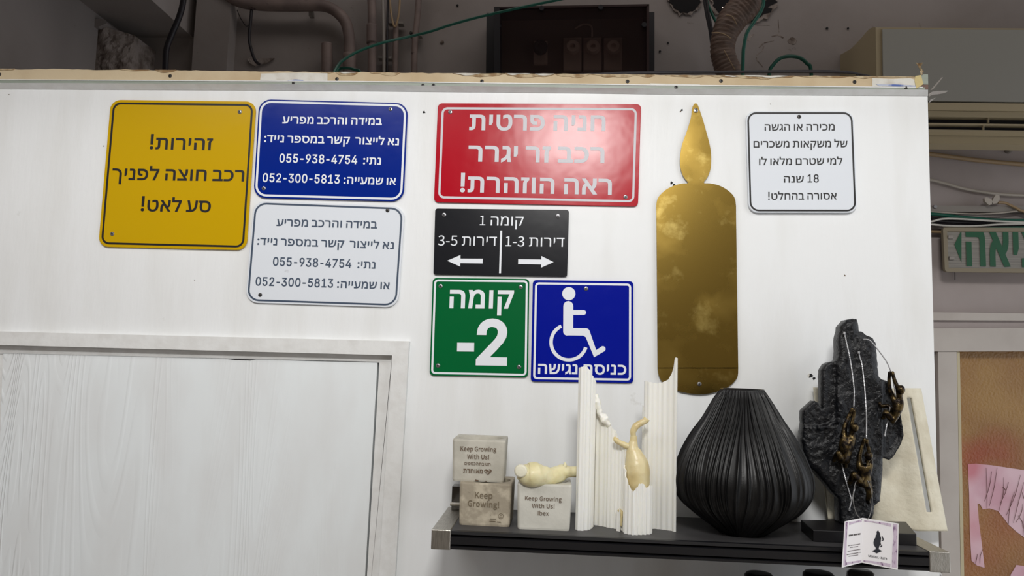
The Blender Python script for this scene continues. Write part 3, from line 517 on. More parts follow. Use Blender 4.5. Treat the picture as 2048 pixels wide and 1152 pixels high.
obj('trim_4', rough_column(), M_rough, kind='structure', smooth=False)
obj('trim_5', prism([W(172, 37, -.58), W(208, 38, -.58), W(214, 46, -.58), W(196, 54, -.58), W(175, 53, -.58)], (0, .15, 0)), M_conc, kind='structure')

# ------------------------------------------------------------------ door in the partition: casing, reveal and grained leaf
cas = thing('door_1', W(784, 1100, 0), None, None); cas['kind'] = 'structure'
def strip(q, d0, d1): return prism(pl(q, d1), (0, d1-d0, 0))
BY = 1400
def ext(x, y, slope, Y): return (x+slope*(Y-y), Y)
obj('top_casing', strip([(-60, 661.5), (818, 682.5), (784, 710.5), (-60, 688.5)], 0, .014), M_trimw, cas)
obj('side_casing', strip([(818, 682.5), (818-28*BY/470+28*682/470, BY), (784-26*(BY-711)/441, BY), (784, 710.5)], 0, .014), M_trimw, cas)
obj('door_stop', strip([(784, 710), (784-26*(BY-711)/441, BY), (757-25*(BY-724)/428+2, BY), (759, 722), (784, 722)], -.03, -.002), M_trimw, cas)
obj('head_stop', strip([(-60, 688), (785, 710), (785, 726), (-60, 706)], -.03, -.004), M_trimw, cas)
obj('hinge_stop', strip([(-60, 700), (6, 704), (0, 900), (-60, 900)], -.03, -.006), M_trimw, cas)
obj('door_leaf', strip([(6, 706), (755, 723.5), (755-25*(BY-724)/428, BY), (-18, BY)], -.04, -.004), M_door, cas)
obj('paint_gap', strip([(453, 717.6), (512, 719.2), (500, 721.2), (470, 720)], -.006, -.0036), M_dark, cas, label='dark chipped gap in the paint along the top of the door')

# ------------------------------------------------------------------ ledge on top of the partition
led = thing('trim_6', W(930, 175, 0), None, None); led['kind'] = 'structure'
T0 = [(-60, 137), (350, 140.5), (700, 145), (1200, 148.5), (1340, 150.5), (1842, 153.5)]
T1 = [(-60, 159), (350, 161), (700, 162.5), (1200, 168.5), (1340, 170), (1842, 174.6)]
T2 = [(-60, 165.5), (350, 167), (700, 169), (1200, 175.5), (1340, 177), (1866, 179.5)]
T3 = [(-60, 177.5), (350, 179.5), (700, 181.5), (1200, 186.5), (1340, 188.5), (1856, 191.5)]
def lerp_line(T, x):
    for (a, b), (c, e) in zip(T, T[1:]):
        if x <= c: return b+(e-b)*(x-a)/(c-a)
    return T[-1][1]
def band(Ta, Tb, da, db, back, n=120, x0=-60, x1=1842, jag=0):
    V, Fc = [], []
    for i in range(n+1):
        x = x0+(x1-x0)*i/n
        ya = lerp_line(Ta, x); yb = lerp_line(Tb, x)
        if jag: ya += jag*noise.noise(Vector((x*.013, 1, 0)))+jag*.6*noise.noise(Vector((x*.06, 4, 0)))
        a = W(x, ya, da); b = W(x, yb, db)
        V += [a, b, Vector((b.x, -back, b.z)), Vector((a.x, -back, a.z))]
    for i in range(n):
        k = 4*i
        for j in range(4): Fc.append((k+j, k+4+j, k+4+(j+1) % 4, k+(j+1) % 4))
    Fc += [(0, 1, 2, 3), (4*n, 4*n+1, 4*n+2, 4*n+3)]
    return V, Fc
obj('board_edge', band(T0, T1, .010, .010, -.03, jag=2.2, n=400), M_tan, led)
obj('metal_profile', band(T1, T2, .012, .012, .0, n=60, x1=1850), M_galv, led)
obj('corner_flange', band(T2, T3, .016, .002, .0, n=60, x1=1856), M_trimw, led)
obj('profile_rim', band([(x, y-.9) for x, y in T1], [(x, y+.9) for x, y in T1], .0135, .0135, .0, n=60, x1=1846), M_trimw, led)
# torn paper shreds along the top of the board
def shred(x0, x1, amp, d, col, name='paper_shred', below=0, seed=0):
    n = max(6, int((x1-x0)/5)); a, b = [], []
    for i in range(n+1):
        x = x0+(x1-x0)*i/n; y = lerp_line(T0, x)
        e = max(0, math.sin(math.pi*i/n))**.5
        a.append((x, y-.5+1.2*noise.noise(Vector((x*.05, seed, 0)))))
        b.append((x, y+below+e*amp*(.6+.8*noise.noise(Vector((x*.035, seed+9, 0))))+.8*noise.noise(Vector((x*.2, seed, 3)))))
    return obj(name, prism(pl(a+b[::-1], d), (0, .001, 0)), col, led)
for x0, x1, amp in ((-10, 30, 6), (310, 352, 7), (240, 300, 3), (640, 668, 3), (672, 716, 9), (740, 800, 8), (905, 1010, 9), (1010, 1110, 12), (1110, 1180, 9), (1180, 1310, 8), (1330, 1450, 6), (1440, 1590, 9), (1590, 1830, 4)):
    shred(x0, x1, amp, .0112, M_paper, seed=x0*.1)
for x0, x1 in ((680, 712), (1015, 1060), (1070, 1108), (1450, 1575), (905, 960)):
    shred(x0, x1, 5, .0125, M_whitepatch, name='paper_lining', seed=x0*.13)
def patch(poly, d, m, name): return obj(name, prism(pl(poly, d), (0, .0008, 0)), m, led)
patch([(522, 147), (560, 146), (600, 145.5), (655, 146.5), (655, 161.5), (600, 162), (520, 160)], .0118, M_whitepatch, 'white_patch')
patch([(575, 160.2), (590, 158.8), (607, 160), (606, 161.8), (577, 161.6)], .0128, M_bluepaint, 'blue_paint_trace')
patch([(1745, 156.5), (1785, 158), (1820, 156.5), (1832, 160), (1830, 174), (1745, 172.5)], .0118, M_whitepatch, 'white_patch')
patch([(1752, 168), (1790, 168.5), (1832, 171), (1832, 173.5), (1758, 171.6)], .0128, M_bluepaint, 'blue_paint_trace')
patch([(1300, 166.5), (1340, 167.5), (1400, 168.6), (1400, 170.4), (1302, 169.2)], .0118, M_whitepatch, 'white_patch')
for x, y in ((-1, 149), (340.5, 152), (674, 158), (964, 162.5), (1255, 163), (1442, 162), (1709, 164)): screw(led, x, y, .010, SCRD, .95)
for x, y in ((587, 166), (846, 170.5), (867, 170.5), (1352, 174.5), (1812, 175.5)): screw(led, x, y, .012, SCRD, .85)
# right end: folded paper, cut profile and bent flange tongues
obj('end_board', strip([(1842, 149), (1856, 148.5), (1856.5, 169), (1847, 169)], -.03, .008), M_galv, led)
obj('end_core', strip([(1836, 170), (1856.5, 168.5), (1856.5, 178), (1834, 178)], -.03, .007), M_boxi, led)
obj('folded_paper', prism([W(1831, 152, .014), W(1842, 150, .012), W(1847, 168, .018), W(1833, 177, .014), W(1829.5, 162, .013)], (0, .001, 0)), mat('yellowed_paper', (214, 196, 140), .8), led)
obj('paper_curl', join(prism([W(1832, 125, .02), W(1837, 127, .01), W(1846, 125, .03), W(1842, 134, .02), W(1848, 144, .01), W(1843, 146, .01), W(1838, 135, .015)], (0, .0012, 0)),
                       prism([W(1842, 150, .01), W(1846, 149, .01), W(1843, 142, .012), W(1840, 142, .012)], (0, .001, 0))), M_paper, led)
obj('bent_tongue', join(prism([W(1862, 180, .004), W(1866, 179, .004), W(1886, 155, -.01), W(1884.5, 154.5, -.01)], (0, .0015, .001)),
                        prism([W(1857, 189, 0), W(1863, 184, .002), W(1872, 182, 0), W(1897, 181.5, -.01), W(1890, 186, -.008), W(1875, 189, -.005), W(1864, 190, 0), W(1858, 193, 0)], (0, .0015, 0)),
                        prism([W(1857, 206, 0), W(1861, 199, .0), W(1872, 195, -.005), W(1862, 203, -.002)], (0, .001, 0))), M_tray, led)

# wall blemishes: chipped screw holes
blem = thing('wall_chips', W(1622, 752, 0), 'small chipped screw holes scattered over the white partition', 'wall damage')
def chip(px, py, r, seed, m=M_slot):
    n = 11; P = []
    for i in range(n):
        a = 2*math.pi*i/n; rr = r*(.6+.7*abs(noise.noise(Vector((seed, i*1.7, 0))))*1.6)
        P.append((px+rr*math.cos(a), py+rr*math.sin(a)))
    obj('chip', prism(pl(P, .0006), (0, .0005, 0)), m, blem)
for i, (x, y, r) in enumerate(((848, 224, 3.2), (1364, 220, 2.6), (1361, 223, 2), (1343, 366, 3.2), (1348, 370, 3), (1622, 751, 4.6), (1628, 757, 3), (1690, 551, 1.6), (207, 292, 1.2), (389, 560, 1.1), (18, 189, 1), (1541, 208, 1))):
    chip(x, y, r, i*3.1, M_slot if r > 2.3 else M_engr)
chip(1618, 751, 4.2, 77, M_whitepatch)

# ================================================================== SIGNS
D0, D1 = .0015, .0048
def sign(name, label, q, r, m, cat='sign', d1=D1):
    t = thing(name, W(sum(p[0] for p in q)/4, sum(p[1] for p in q)/4, 0), label, cat, None)
    obj('panel', plate(q, r, D0, d1), m, t); return t
def words(t, lines, m, d=D1, **kw):
    for ln in lines:
        k = dict(kw); k.update(ln[4] if len(ln) > 4 else {})
        obj('text_line', flat(*lettering_px(ln[0], ln[1], ln[2], ln[3], **k), d+.0004), m, t)
q = [(221.4, 199.4), (512.2, 203), (492.5, 500.5), (196.1, 493.3)]
t = sign('warning_sign', 'large yellow warning sign with black frame and three lines of black Hebrew', q, 20, M_yel)
obj('border', ring(q, 5.2, 4, 16, D1+.0003), M_blk, t)
words(t, [('זהירות!', (298.9, 297.8), (424.7, 299.7), 22), ('רכב חוצה לפניך', (223.3, 358.9), (487.8, 362.2), 21.5), ('סע לאט!', (281.1, 421.7), (421.1, 423.9), 21.7)], M_blk, bold=15, ratio=1.25)
screw(t, 479.7, 223.9, D1); screw(t, 224.7, 467.8, D1)
q = [(518.1, 198), (816.1, 206.2), (806.9, 403.2), (506.5, 395.3)]
t = sign('phone_notice', 'royal blue sign with white frame and white phone numbers beside the yellow sign', q, 24, M_navy)
obj('border', ring(q, 3, 4.2, 22, D1+.0003), M_wht, t)
words(t, [('במידה והרכב מפריע', (564.6, 246.5), (763.6, 249.6), 13.3), ('נא לייצור  קשר במספר נייד:', (528.1, 283.6), (797.6, 290.3), 13.3),
          ('נתי:  055-938-4754', (558.3, 324.6), (761.7, 329), 13.1, dict(ratio=1.2)), ('או שמעייה: 052-300-5813', (524.8, 363.4), (791.6, 369.5), 13.1, dict(ratio=1.2))], M_wht, bold=17, ratio=1.15)
screw(t, 781.1, 218.3, D1); screw(t, 527.7, 376.6, D1)
q = [(507, 401.2), (809.7, 412.6), (796, 615.2), (490.2, 605)]
t = sign('phone_notice', 'white sign with slate grey frame and phone numbers under the blue one', q, 25, M_signw)
obj('border', ring(q, 3.4, 3.6, 23, D1+.0003), M_slate, t)
words(t, [('במידה והרכב מפריע', (552.7, 451.6), (754, 456.7), 13.3), ('נא לייצור  קשר במספר נייד:', (514.2, 489.1), (787.6, 497.9), 13.3),
          ('נתי:  055-938-4754', (545.4, 531.1), (750.5, 537.2), 13.1, dict(ratio=1.2)), ('או שמעייה: 052-300-5813', (510.7, 570.8), (779.2, 578.2), 13.1, dict(ratio=1.2))], M_slate, bold=15, ratio=1.15)
screw(t, 775.1, 420.8, D1, SCRD); screw(t, 520.4, 589.9, D1, SCRD)
q = [(875.8, 206.4), (1282.3, 208.3), (1276.1, 413), (867.7, 404.4)]
t = sign('parking_sign', 'glossy red parking sign with white frame and three lines of pale letters', q, 9, M_red)
obj('border', ring(q, 8, 4.4, 12, D1+.0003), M_redw, t)
words(t, [('חניה פרטית', (938.2, 259.1), (1210.8, 261), 29), ('רכב זר יגרר', (936.1, 321.8), (1208.6, 325.1), 29.6), ('ראה הוזהרת!', (919.9, 383.2), (1223.4, 388.6), 29.6)], M_redw, bold=20, ratio=1.15)
screw(t, 900.5, 223.9, D1); screw(t, 1250.9, 393.7, D1)
q = [(870.4, 416.8), (1137.9, 419.8), (1134.3, 553.7), (866.7, 549.1)]
t = sign('apartment_sign', 'black sign with apartment numbers and two white arrows under the red one', q, 5, M_black)
words(t, [('קומה 1', (959.4, 450.5), (1046.9, 451.5), 18), ('דירות 3-5', (875.6, 490.7), (993.4, 491.7), 18.2), ('דירות 1-3', (1010.9, 492.4), (1128.7, 493.7), 18.2)], M_wht, bold=2, latin='S', ratio=2.0)
def pxpoly(pts, d): return pl(pts, d), [tuple(range(len(pts)))]
obj('divider', prism(pl([(1000.5, 461), (1004.3, 461), (1001.9, 546.5), (998.1, 546.5)], D1+.0004), (0, .0004, 0)), M_wht, t)
obj('arrow', prism(pl([(894.4, 521.4), (921, 510), (920.9, 517.2), (965.6, 517.4), (965.2, 526.9), (920.5, 526.2), (920.4, 533.2)], D1+.0004), (0, .0004, 0)), M_wht, t)
obj('arrow', prism(pl([(1107.2, 524.2), (1082.8, 512), (1082.6, 519), (1036.4, 518.4), (1036.2, 528.2), (1082.4, 529), (1082.2, 535.4)], D1+.0004), (0, .0004, 0)), M_wht, t)
screw(t, 888.2, 429.4, D1); screw(t, 1115.8, 432, D1, s=1.05)
q = [(865.4, 555.7), (1058.7, 557.7), (1056.1, 754.7), (859.1, 750.7)]
t = sign('floor_sign', 'green floor sign with white frame and a large minus two', q, 8, M_green)
obj('border', ring(q, 3, 4, 8, D1+.0003), M_wht, t)
words(t, [('קומה', (898.7, 615.1), (1027.1, 616.1), 34, dict(bold=20)), ('2', (951.5, 727), (1013.9, 728), 88*1.0, dict(ref=523*1.0, ratio=1, bold=22))], M_wht, rtl=True)
obj('minus', prism(pl([(914.4, 685.2), (948.4, 685.6), (948, 703.2), (914, 702.8)], D1+.0004), (0, .0004, 0)), M_wht, t)
for x, y in ((881.2, 572.2), (1041.3, 573.9), (876, 730.9), (1038, 733.9)): screw(t, x, y, D1)
q = [(1065.7, 560), (1266.9, 562.7), (1266.6, 766.2), (1061.4, 762.9)]
t = sign('access_sign', 'square blue sign with a white wheelchair symbol, frame and Hebrew below', q, 7, M_navy2)
obj('border', ring(q, 4.6, 4.2, 8, D1+.0003), M_wht, t)
words(t, [('כניסה נגישה', (1075.9, 747.1), (1252.4, 749.1), 18.8)], M_wht, bold=17)
Z = lambda x, y: (840+x/3.031, 400+y/3.031)
def disc(cx, cy, r, n=32, a0=0, a1=2*math.pi, rin=None):
    if rin is None: return [Z(cx+r*math.cos(2*math.pi*i/n), cy+r*math.sin(2*math.pi*i/n)) for i in range(n)]
    P = [Z(cx+r*math.cos(a0+(a1-a0)*i/n), cy+r*math.sin(a0+(a1-a0)*i/n)) for i in range(n+1)]
    return P+[Z(cx+rin*math.cos(a0+(a1-a0)*i/n), cy+rin*math.sin(a0+(a1-a0)*i/n)) for i in range(n, -1, -1)]
DS = D1+.0004
def arcpts(cx, cy, r, a0, a1, n=8): return [Z(cx+r*math.cos(math.radians(a0+(a1-a0)*i/n)), cy+r*math.sin(math.radians(a0+(a1-a0)*i/n))) for i in range(n+1)]
body = arcpts(899, 643, 30, 180, 360)+[Z(929, 667), Z(990, 667)]+arcpts(992, 682, 15, -90, 90)+[Z(929, 697), Z(928, 777)]+[Z(985, 778)]+arcpts(1005, 803, 25, -90, -25)+[Z(1068, 910)]+[Z(1098, 890)]+arcpts(1108, 903, 17, -120, 60)+[Z(1055, 953), Z(1005, 832), Z(990, 822), Z(900, 821)]+arcpts(893, 797, 25, 100, 180)
parts = [(pl(disc(902, 568, 40), DS), [tuple(range(32))]), (pl(body, DS), [tuple(range(len(body)))])]
wh = disc(902, 862, 118, 40, math.radians(245), math.radians(17), rin=97)
n = 41; parts.append((pl(wh, DS), [(i, i+1, 2*n-2-i, 2*n-1-i) for i in range(n-1)]))
obj('wheelchair_symbol', join(*parts), M_wht, t)
screw(t, 1172.2, 577.2, D1)
q = [(1491.9, 222), (1706.9, 222), (1714.7, 425.2), (1497.5, 425)]
t = sign('age_notice', 'white square notice with thick black frame right of the brass candle', q, 19, M_signw, d1=.008)
obj('border', ring(q, 2.3, 3.5, 18, .0083), M_blk, t)
words(t, [('מכירה או הגשה', (1529.5, 261.3), (1669.5, 260.8), 12.6), ('של משקאות משכרים', (1507.2, 295), (1695.1, 294.4), 12.6), ('למי שטרם מלאו לו', (1518.2, 330), (1685.1, 329), 12.6),
          ('18 שנה', (1568, 364.9), (1637.7, 364.4), 12.6), ('אסורה בהחלט!', (1536.3, 399.4), (1673.5, 398.6), 12.6)], M_blk, d=.008, bold=10, ratio=1.15)
screw(t, 1598.2, 233.6, .008, SCRD)

# brass candle
from_px = [(1388, 208), (1391, 206.8), (1395, 209), (1400, 222), (1406, 240), (1413, 265), (1420, 292), (1422.5, 315), (1421, 338), (1415, 354), (1407.5, 365.6),
 (1420, 366.6), (1437, 370.5), (1452, 378), (1464, 388), (1470, 398), (1472, 412), (1472.2, 426), (1474, 560), (1476.3, 722), (1476.5, 735), (1475.5, 752), (1469, 763), (1458, 773), (1440, 781.5), (1420, 787), (1401, 788.8), (1380, 787), (1360, 783), (1340, 775), (1325, 764), (1317.5, 750), (1315.5, 735), (1315.3, 722),
 (1314, 560), (1312.8, 426), (1312.7, 412), (1315, 398), (1322, 388), (1334, 378), (1350, 370.5), (1364, 367), (1376, 365.6), (1367, 353), (1361, 335), (1360.3, 315), (1364, 290), (1374, 262), (1382, 235), (1384.5, 216)]
t = thing('candle_plaque', W(1396, 560, 0), 'tall brass plaque cut in the outline of a lit candle', 'wall decoration')
sp, _ = smoothpath([Vector((a, b, 0)) for a, b in from_px]+[Vector((*from_px[0], 0))], None, 3)
obj('brass_plate', prism([W(p.x, p.y, .006) for p in sp[:-1]], (0, .003, 0)), M_brass, t)
screw(t, 1391.5, 221, .006, s=1.1); screw(t, 1398.5, 768, .006, s=1.0)
# ================================================================== SHELF
DF = .205
ZS = W(1350, 1081, DF).z
xl0, xl1 = W(863, 1063, DF).x, W(902, 1063, DF).x
xr0, xr1 = W(1858, 1100, DF).x, W(1900, 1102, DF).x
tilt = (W(1858, 1100, DF).z-W(902, 1063, DF).z)/(xr0-xl1)
def zsx(x): return ZS+0.0
sh = thing('wall_shelf', ((xl0+xr1)/2, 0, ZS-.03), 'long black wall shelf with ridged front edge and brushed steel end arms', 'shelf')
def loftx(prof, x0, x1):
    n = len(prof); V = [Vector((x0, y, z)) for y, z in prof]+[Vector((x1, y, z)) for y, z in prof]
    return V, [tuple(range(n)), tuple(range(2*n-1, n-1, -1))]+[(i, (i+1) % n, n+(i+1) % n, n+i) for i in range(n)]
T = .031
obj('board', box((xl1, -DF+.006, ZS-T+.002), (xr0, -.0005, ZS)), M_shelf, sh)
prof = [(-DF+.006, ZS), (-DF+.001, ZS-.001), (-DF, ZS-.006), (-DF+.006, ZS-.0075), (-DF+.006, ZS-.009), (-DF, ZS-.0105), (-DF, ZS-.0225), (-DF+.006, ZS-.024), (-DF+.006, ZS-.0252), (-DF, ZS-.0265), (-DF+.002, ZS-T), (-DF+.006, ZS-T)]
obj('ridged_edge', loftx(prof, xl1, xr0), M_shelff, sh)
for a, b in ((xl0, xl1), (xr0, xr1)):
    arm = obj('end_arm', box((a, -DF-.001, ZS-T-.001), (b, -.0005, ZS+.001)), M_steel, sh)
    md = arm.modifiers.new('bevel', 'BEVEL'); md.width = .0015; md.segments = 2
for a in (xl0+.008, xr1-.034):
    obj('wall_bracket', box((a+.002, -.03, ZS+.001), (a+.03, -.0005, ZS+.045)), M_jar, sh)
    obj('bracket_pin', tube([(a, -.031, ZS+.012), (a+.026, -.031, ZS+.012)], .004, 10, 1), M_steel, sh)
# small black vessels on a second shelf just below the frame
ZL = ZS-.235
sh2 = thing('wall_shelf', ((xl0+xr1)/2, 0, ZL-.03), 'lower wall shelf hidden below the ridged black one', 'shelf')
obj('board', box((xl1, -DF, ZL-.03), (xr0, -.0005, ZL)), M_shelf, sh2)
def top_at(px, py, d, rpx):
    c = W(px, py, d); return c, rpx/F*(1.5-d)
for k, (px, rp) in enumerate(((1518, 27), (1637, 29))):
    c, r = top_at(px, 1146-2*k, .12, rp)
    obj('black_vessel', lathe([(r*.5, ZL-c.z), (r*.9, ZL-c.z+.04), (r*1.0, -.03), (r*.98, -.004), (r*.85, -.0005), (r*.5, 0)], c, 40), M_vase, smooth=True,
        label='dark rounded vessel top peeping up below the shelf, the '+('left one' if k == 0 else 'right one'), cat='vessel', group='dark vessels below the shelf')
c = W(1722, 1141, .13); r = 27/F*1.37
obj('glass_jar', lathe([(r*.9, ZL-c.z), (r, ZL-c.z+.01), (r, -.02), (r*.92, -.004), (r*.7, 0)], c, 40), M_jar, smooth=True, label='dark glass jar under the shelf below the folded card', cat='jar')

# ================================================================== POTS
def pot(label, bl, br, z0, hpx, m, taper=.03, depth=None, rr=.455, origin=None):
    """bl, br: front bottom corners in pixels; z0 height of the surface it stands on"""
    a, b = S(bl[0], bl[1], z0), S(br[0], br[1], z0)
    ex = (b-a).normalized(); ey = Vector((-ex.y, ex.x, 0)); w = (b-a).length; dp = depth or w
    mid = (a+b)/2; r = ray((bl[0]+br[0])/2, (bl[1]+br[1])/2-hpx); tt = (mid-CAM).dot(ey)/r.dot(ey); h = (CAM+r*tt).z-z0
    c = mid+ey*dp/2; n = 10; R = w*rr; V, Fc = [], []
    # rounded square rings
    def rs(s, z, rad=.006):
        P = []
        for sx, sy, a0 in ((1, -1, -90), (1, 1, 0), (-1, 1, 90), (-1, -1, 180)):
            for j in range(n):
                th = math.radians(a0+90*j/(n-1)); hx, hy = w/2*s-rad, dp/2*s-rad
                P.append(c+ex*(sx*hx+rad*math.cos(th))+ey*(sy*hy+rad*math.sin(th))+Vector((0, 0, z)))
        return P
    def circ(Rr, z):
        P = []
        for s in range(4):
            for j in range(n):
                th = math.radians(-90+90*s+90*j/(n-.001)-0)
                P.append(c+ex*Rr*math.cos(th)+ey*Rr*math.sin(th)+Vector((0, 0, z)))
        return P
    rings = [rs(.985, 0), rs(1, .003), rs(1+taper, h-.003), rs(1+taper-.02, h), circ(R, h), circ(R*.985, h-.0015), circ(R*.9, .012)]
    N = 4*n
    for q in rings: V += q
    V = [v if isinstance(v, Vector) else Vector(v) for v in V]
    V = [v+Vector((0, 0, z0)) if False else Vector((v.x, v.y, v.z-a.z+z0)) for v in V]
    for i in range(len(rings)-1):
        for k in range(N): Fc.append((i*N+k, i*N+(k+1) % N, (i+1)*N+(k+1) % N, (i+1)*N+k))
    Fc += [tuple(range(N)), tuple((len(rings)-1)*N+k for k in range(N))]
    t = thing('cement_pot', Vector((c.x, c.y, z0)), label, 'plant pot', 'square cement pots')
    o = obj('body', (V, Fc), m, t)
    o.data.polygons.foreach_set('use_smooth', [i // N in (4, 5) for i in range(len(Fc)-2)]+[False, False])
    # front face plane (slightly leaning out with the taper)
    p0 = a-ey*.0005; lean = w/2*taper; nrm = (-ey*1+Vector((0, 0, -lean/h))).normalized()
    return t, h, p0, nrm, (ex, ey, w, c)
def facetext(t, lines, m, p0, nrm, name='emblem', extra=()):
    parts = []
    for ln in lines:
        k = dict(latin='S', ratio=1, ref=258, rtl=False); k.update(ln[4] if len(ln) > 4 else {})
        px, fc = lettering_px(ln[0], ln[1], ln[2], ln[3], **k)
        obj('text_line', ([OP(p[0], p[1], p0, nrm)+nrm*.0006 for p in px], fc), m, t)
    for poly in extra: parts.append(([OP(p[0], p[1], p0, nrm)+nrm*.0006 for p in poly], [tuple(range(len(poly)))]))
    if parts: obj(name, join(*parts), m, t)
Q = lambda x, y: (860+x/4.431, 840+y/4.431)
t1, h1, p0, nr, fr1 = pot('mottled brown cement pot reading Keep Growing!, carrying the other pot', (917.5, 1049.5), (1019, 1054.5), ZS, 86, M_concb)
facetext(t1, [('Keep', Q(398, 690), Q(553, 697), 11.8, dict(bold=6)), ('Growing!', Q(335, 762), Q(612, 778), 11.8, dict(bold=6))], M_engr2, p0, nr)
def ringpoly(cx, cy, r, n=14): return [(cx+r*math.cos(2*math.pi*i/n), cy+r*math.sin(2*math.pi*i/n)) for i in range(n)]
lp = []
for cx, cy, r, rin in ((1001.8, 1032, 5.4, 4.5), (1001.8, 1032.5, 2.4, 1.6)):
    a = ringpoly(cx, cy, r); b = ringpoly(cx, cy, rin)
    for i in range(14): lp.append([a[i], a[(i+1) % 14], b[(i+1) % 14], b[i]])
for x0, x1, y in ((980, 992, 1036.8), (979, 991, 1041.3), (994, 1002, 1043)): lp.append([(x0, y), (x1, y+.5), (x1, y+1.9), (x0, y+1.4)])
facetext(t1, [], M_engr2, p0, nr, 'emblem', lp)
t3, h3, p0, nr, fr3 = pot('light grey cement pot reading Ibex with the waxy root on its rim', (1034.5, 1058), (1139.5, 1062.5), ZS, 92, M_concw, taper=.045)
facetext(t3, [('Keep Growing', Q(842, 709), Q(1167, 722), 8.4, dict(bold=2)), ('With Us!', Q(903, 777), Q(1104, 783), 8.4, dict(bold=2)), ('Ibex', Q(955, 842), Q(1052, 846), 8.4, dict(bold=2))], M_engr, p0, nr)
t2, h2, p0, nr, fr2 = pot('pale cement pot with four engraved lines, topmost of the stack', (904, 961.5), (1007, 965.5), ZS+h1, 84, M_concp, taper=.04)
Q2 = lambda x, y: (900+x/10.469, 860+y/10.469)
heart = []
for i in range(28):
    a = 2*math.pi*i/28; heart.append(Q2(795+80*math.sin(a)**3*1.0, 872-(62*math.cos(a)-24*math.cos(2*a)-8*math.cos(3*a)-5*math.cos(4*a))*.95))
facetext(t2, [('Keep Growing', Q2(220, 432), Q2(968, 452), 8.8, dict(bold=6)), ('With Us!', Q2(358, 600), Q2(818, 612), 8.8, dict(bold=6)),
              ('חטיבת הכספים', Q2(305, 725), Q2(850, 748), 5.2, dict(ref=475, rtl=True, bold=10)), ('מאוחדת', Q2(278, 890), Q2(685, 906), 7.4, dict(ref=475, rtl=True, bold=22))], M_engr, p0, nr, extra=[heart])
facetext(t2, [], M_concp, p0+nr*.0004, nr, 'emblem_lines', [[Q2(795, 850), Q2(835, 832), Q2(838, 840), Q2(800, 862)], [Q2(760, 900), Q2(840, 860), Q2(842, 869), Q2(764, 910)], [Q2(730, 850), Q2(770, 872), Q2(766, 880), Q2(728, 862)], [Q2(745, 885), Q2(800, 925), Q2(795, 931), Q2(741, 893)]])
facetext(t2, [], M_engr, p0, nr, 'rim_chip', [[Q2(522, 1062), Q2(535, 1030), Q2(560, 1042), Q2(600, 1045), Q2(598, 1068)], [Q2(715, 1083), Q2(742, 1062), Q2(775, 1064), Q2(776, 1084), Q2(758, 1076)]])

# waxy root lying on the third pot
def blob(pts, rad, seg=20, sub=7, amp=.1, fr=60, cap=True):
    V, Fc = tube(pts, rad, seg, sub, cap)
    P, R = smoothpath(pts, rad, sub); out = []
    for i, v in enumerate(V):
        c = P[i//seg]; k = 1+amp*noise.noise(v*fr)+amp*.5*noise.noise(v*fr*2.7)
        out.append(c+(v-c)*k)
    return out, Fc
zr = ZS+h3; yc = -fr3[3].y
root = thing('wax_root', S(1090, 965, zr), 'knobbly cream wax root lying across the rim of the Ibex pot', 'ornament')
dd = yc+.02
path = [W(1043, 943, dd+.03), W(1052, 948, dd+.026), W(1068, 949, dd+.022), W(1084, 952, dd+.014), W(1098, 954, dd+.006), W(1114, 950, dd), W(1128, 944, dd-.004), W(1142, 943.5, dd-.008), W(1165, 942, dd-.014)]
obj('root_body', blob(path, [.0125, .0185, .0215, .0178, .0168, .0155, .0125, .0095, .0095], amp=.16), M_wax, root, smooth=True)
obj('cut_end', lathe([(.0115, -.004), (.0105, .0005), (.0085, .0020), (.004, .0026)], W(1041.5, 942.5, dd+.0415), 20, 'y'), M_waxw, root, label='white cut end of the root')
obj('bud', blob([W(1128, 940, dd), W(1130, 932, dd), W(1130, 924, dd)], [.005, .0038, .001], 10, 4), M_wax, root, smooth=True)

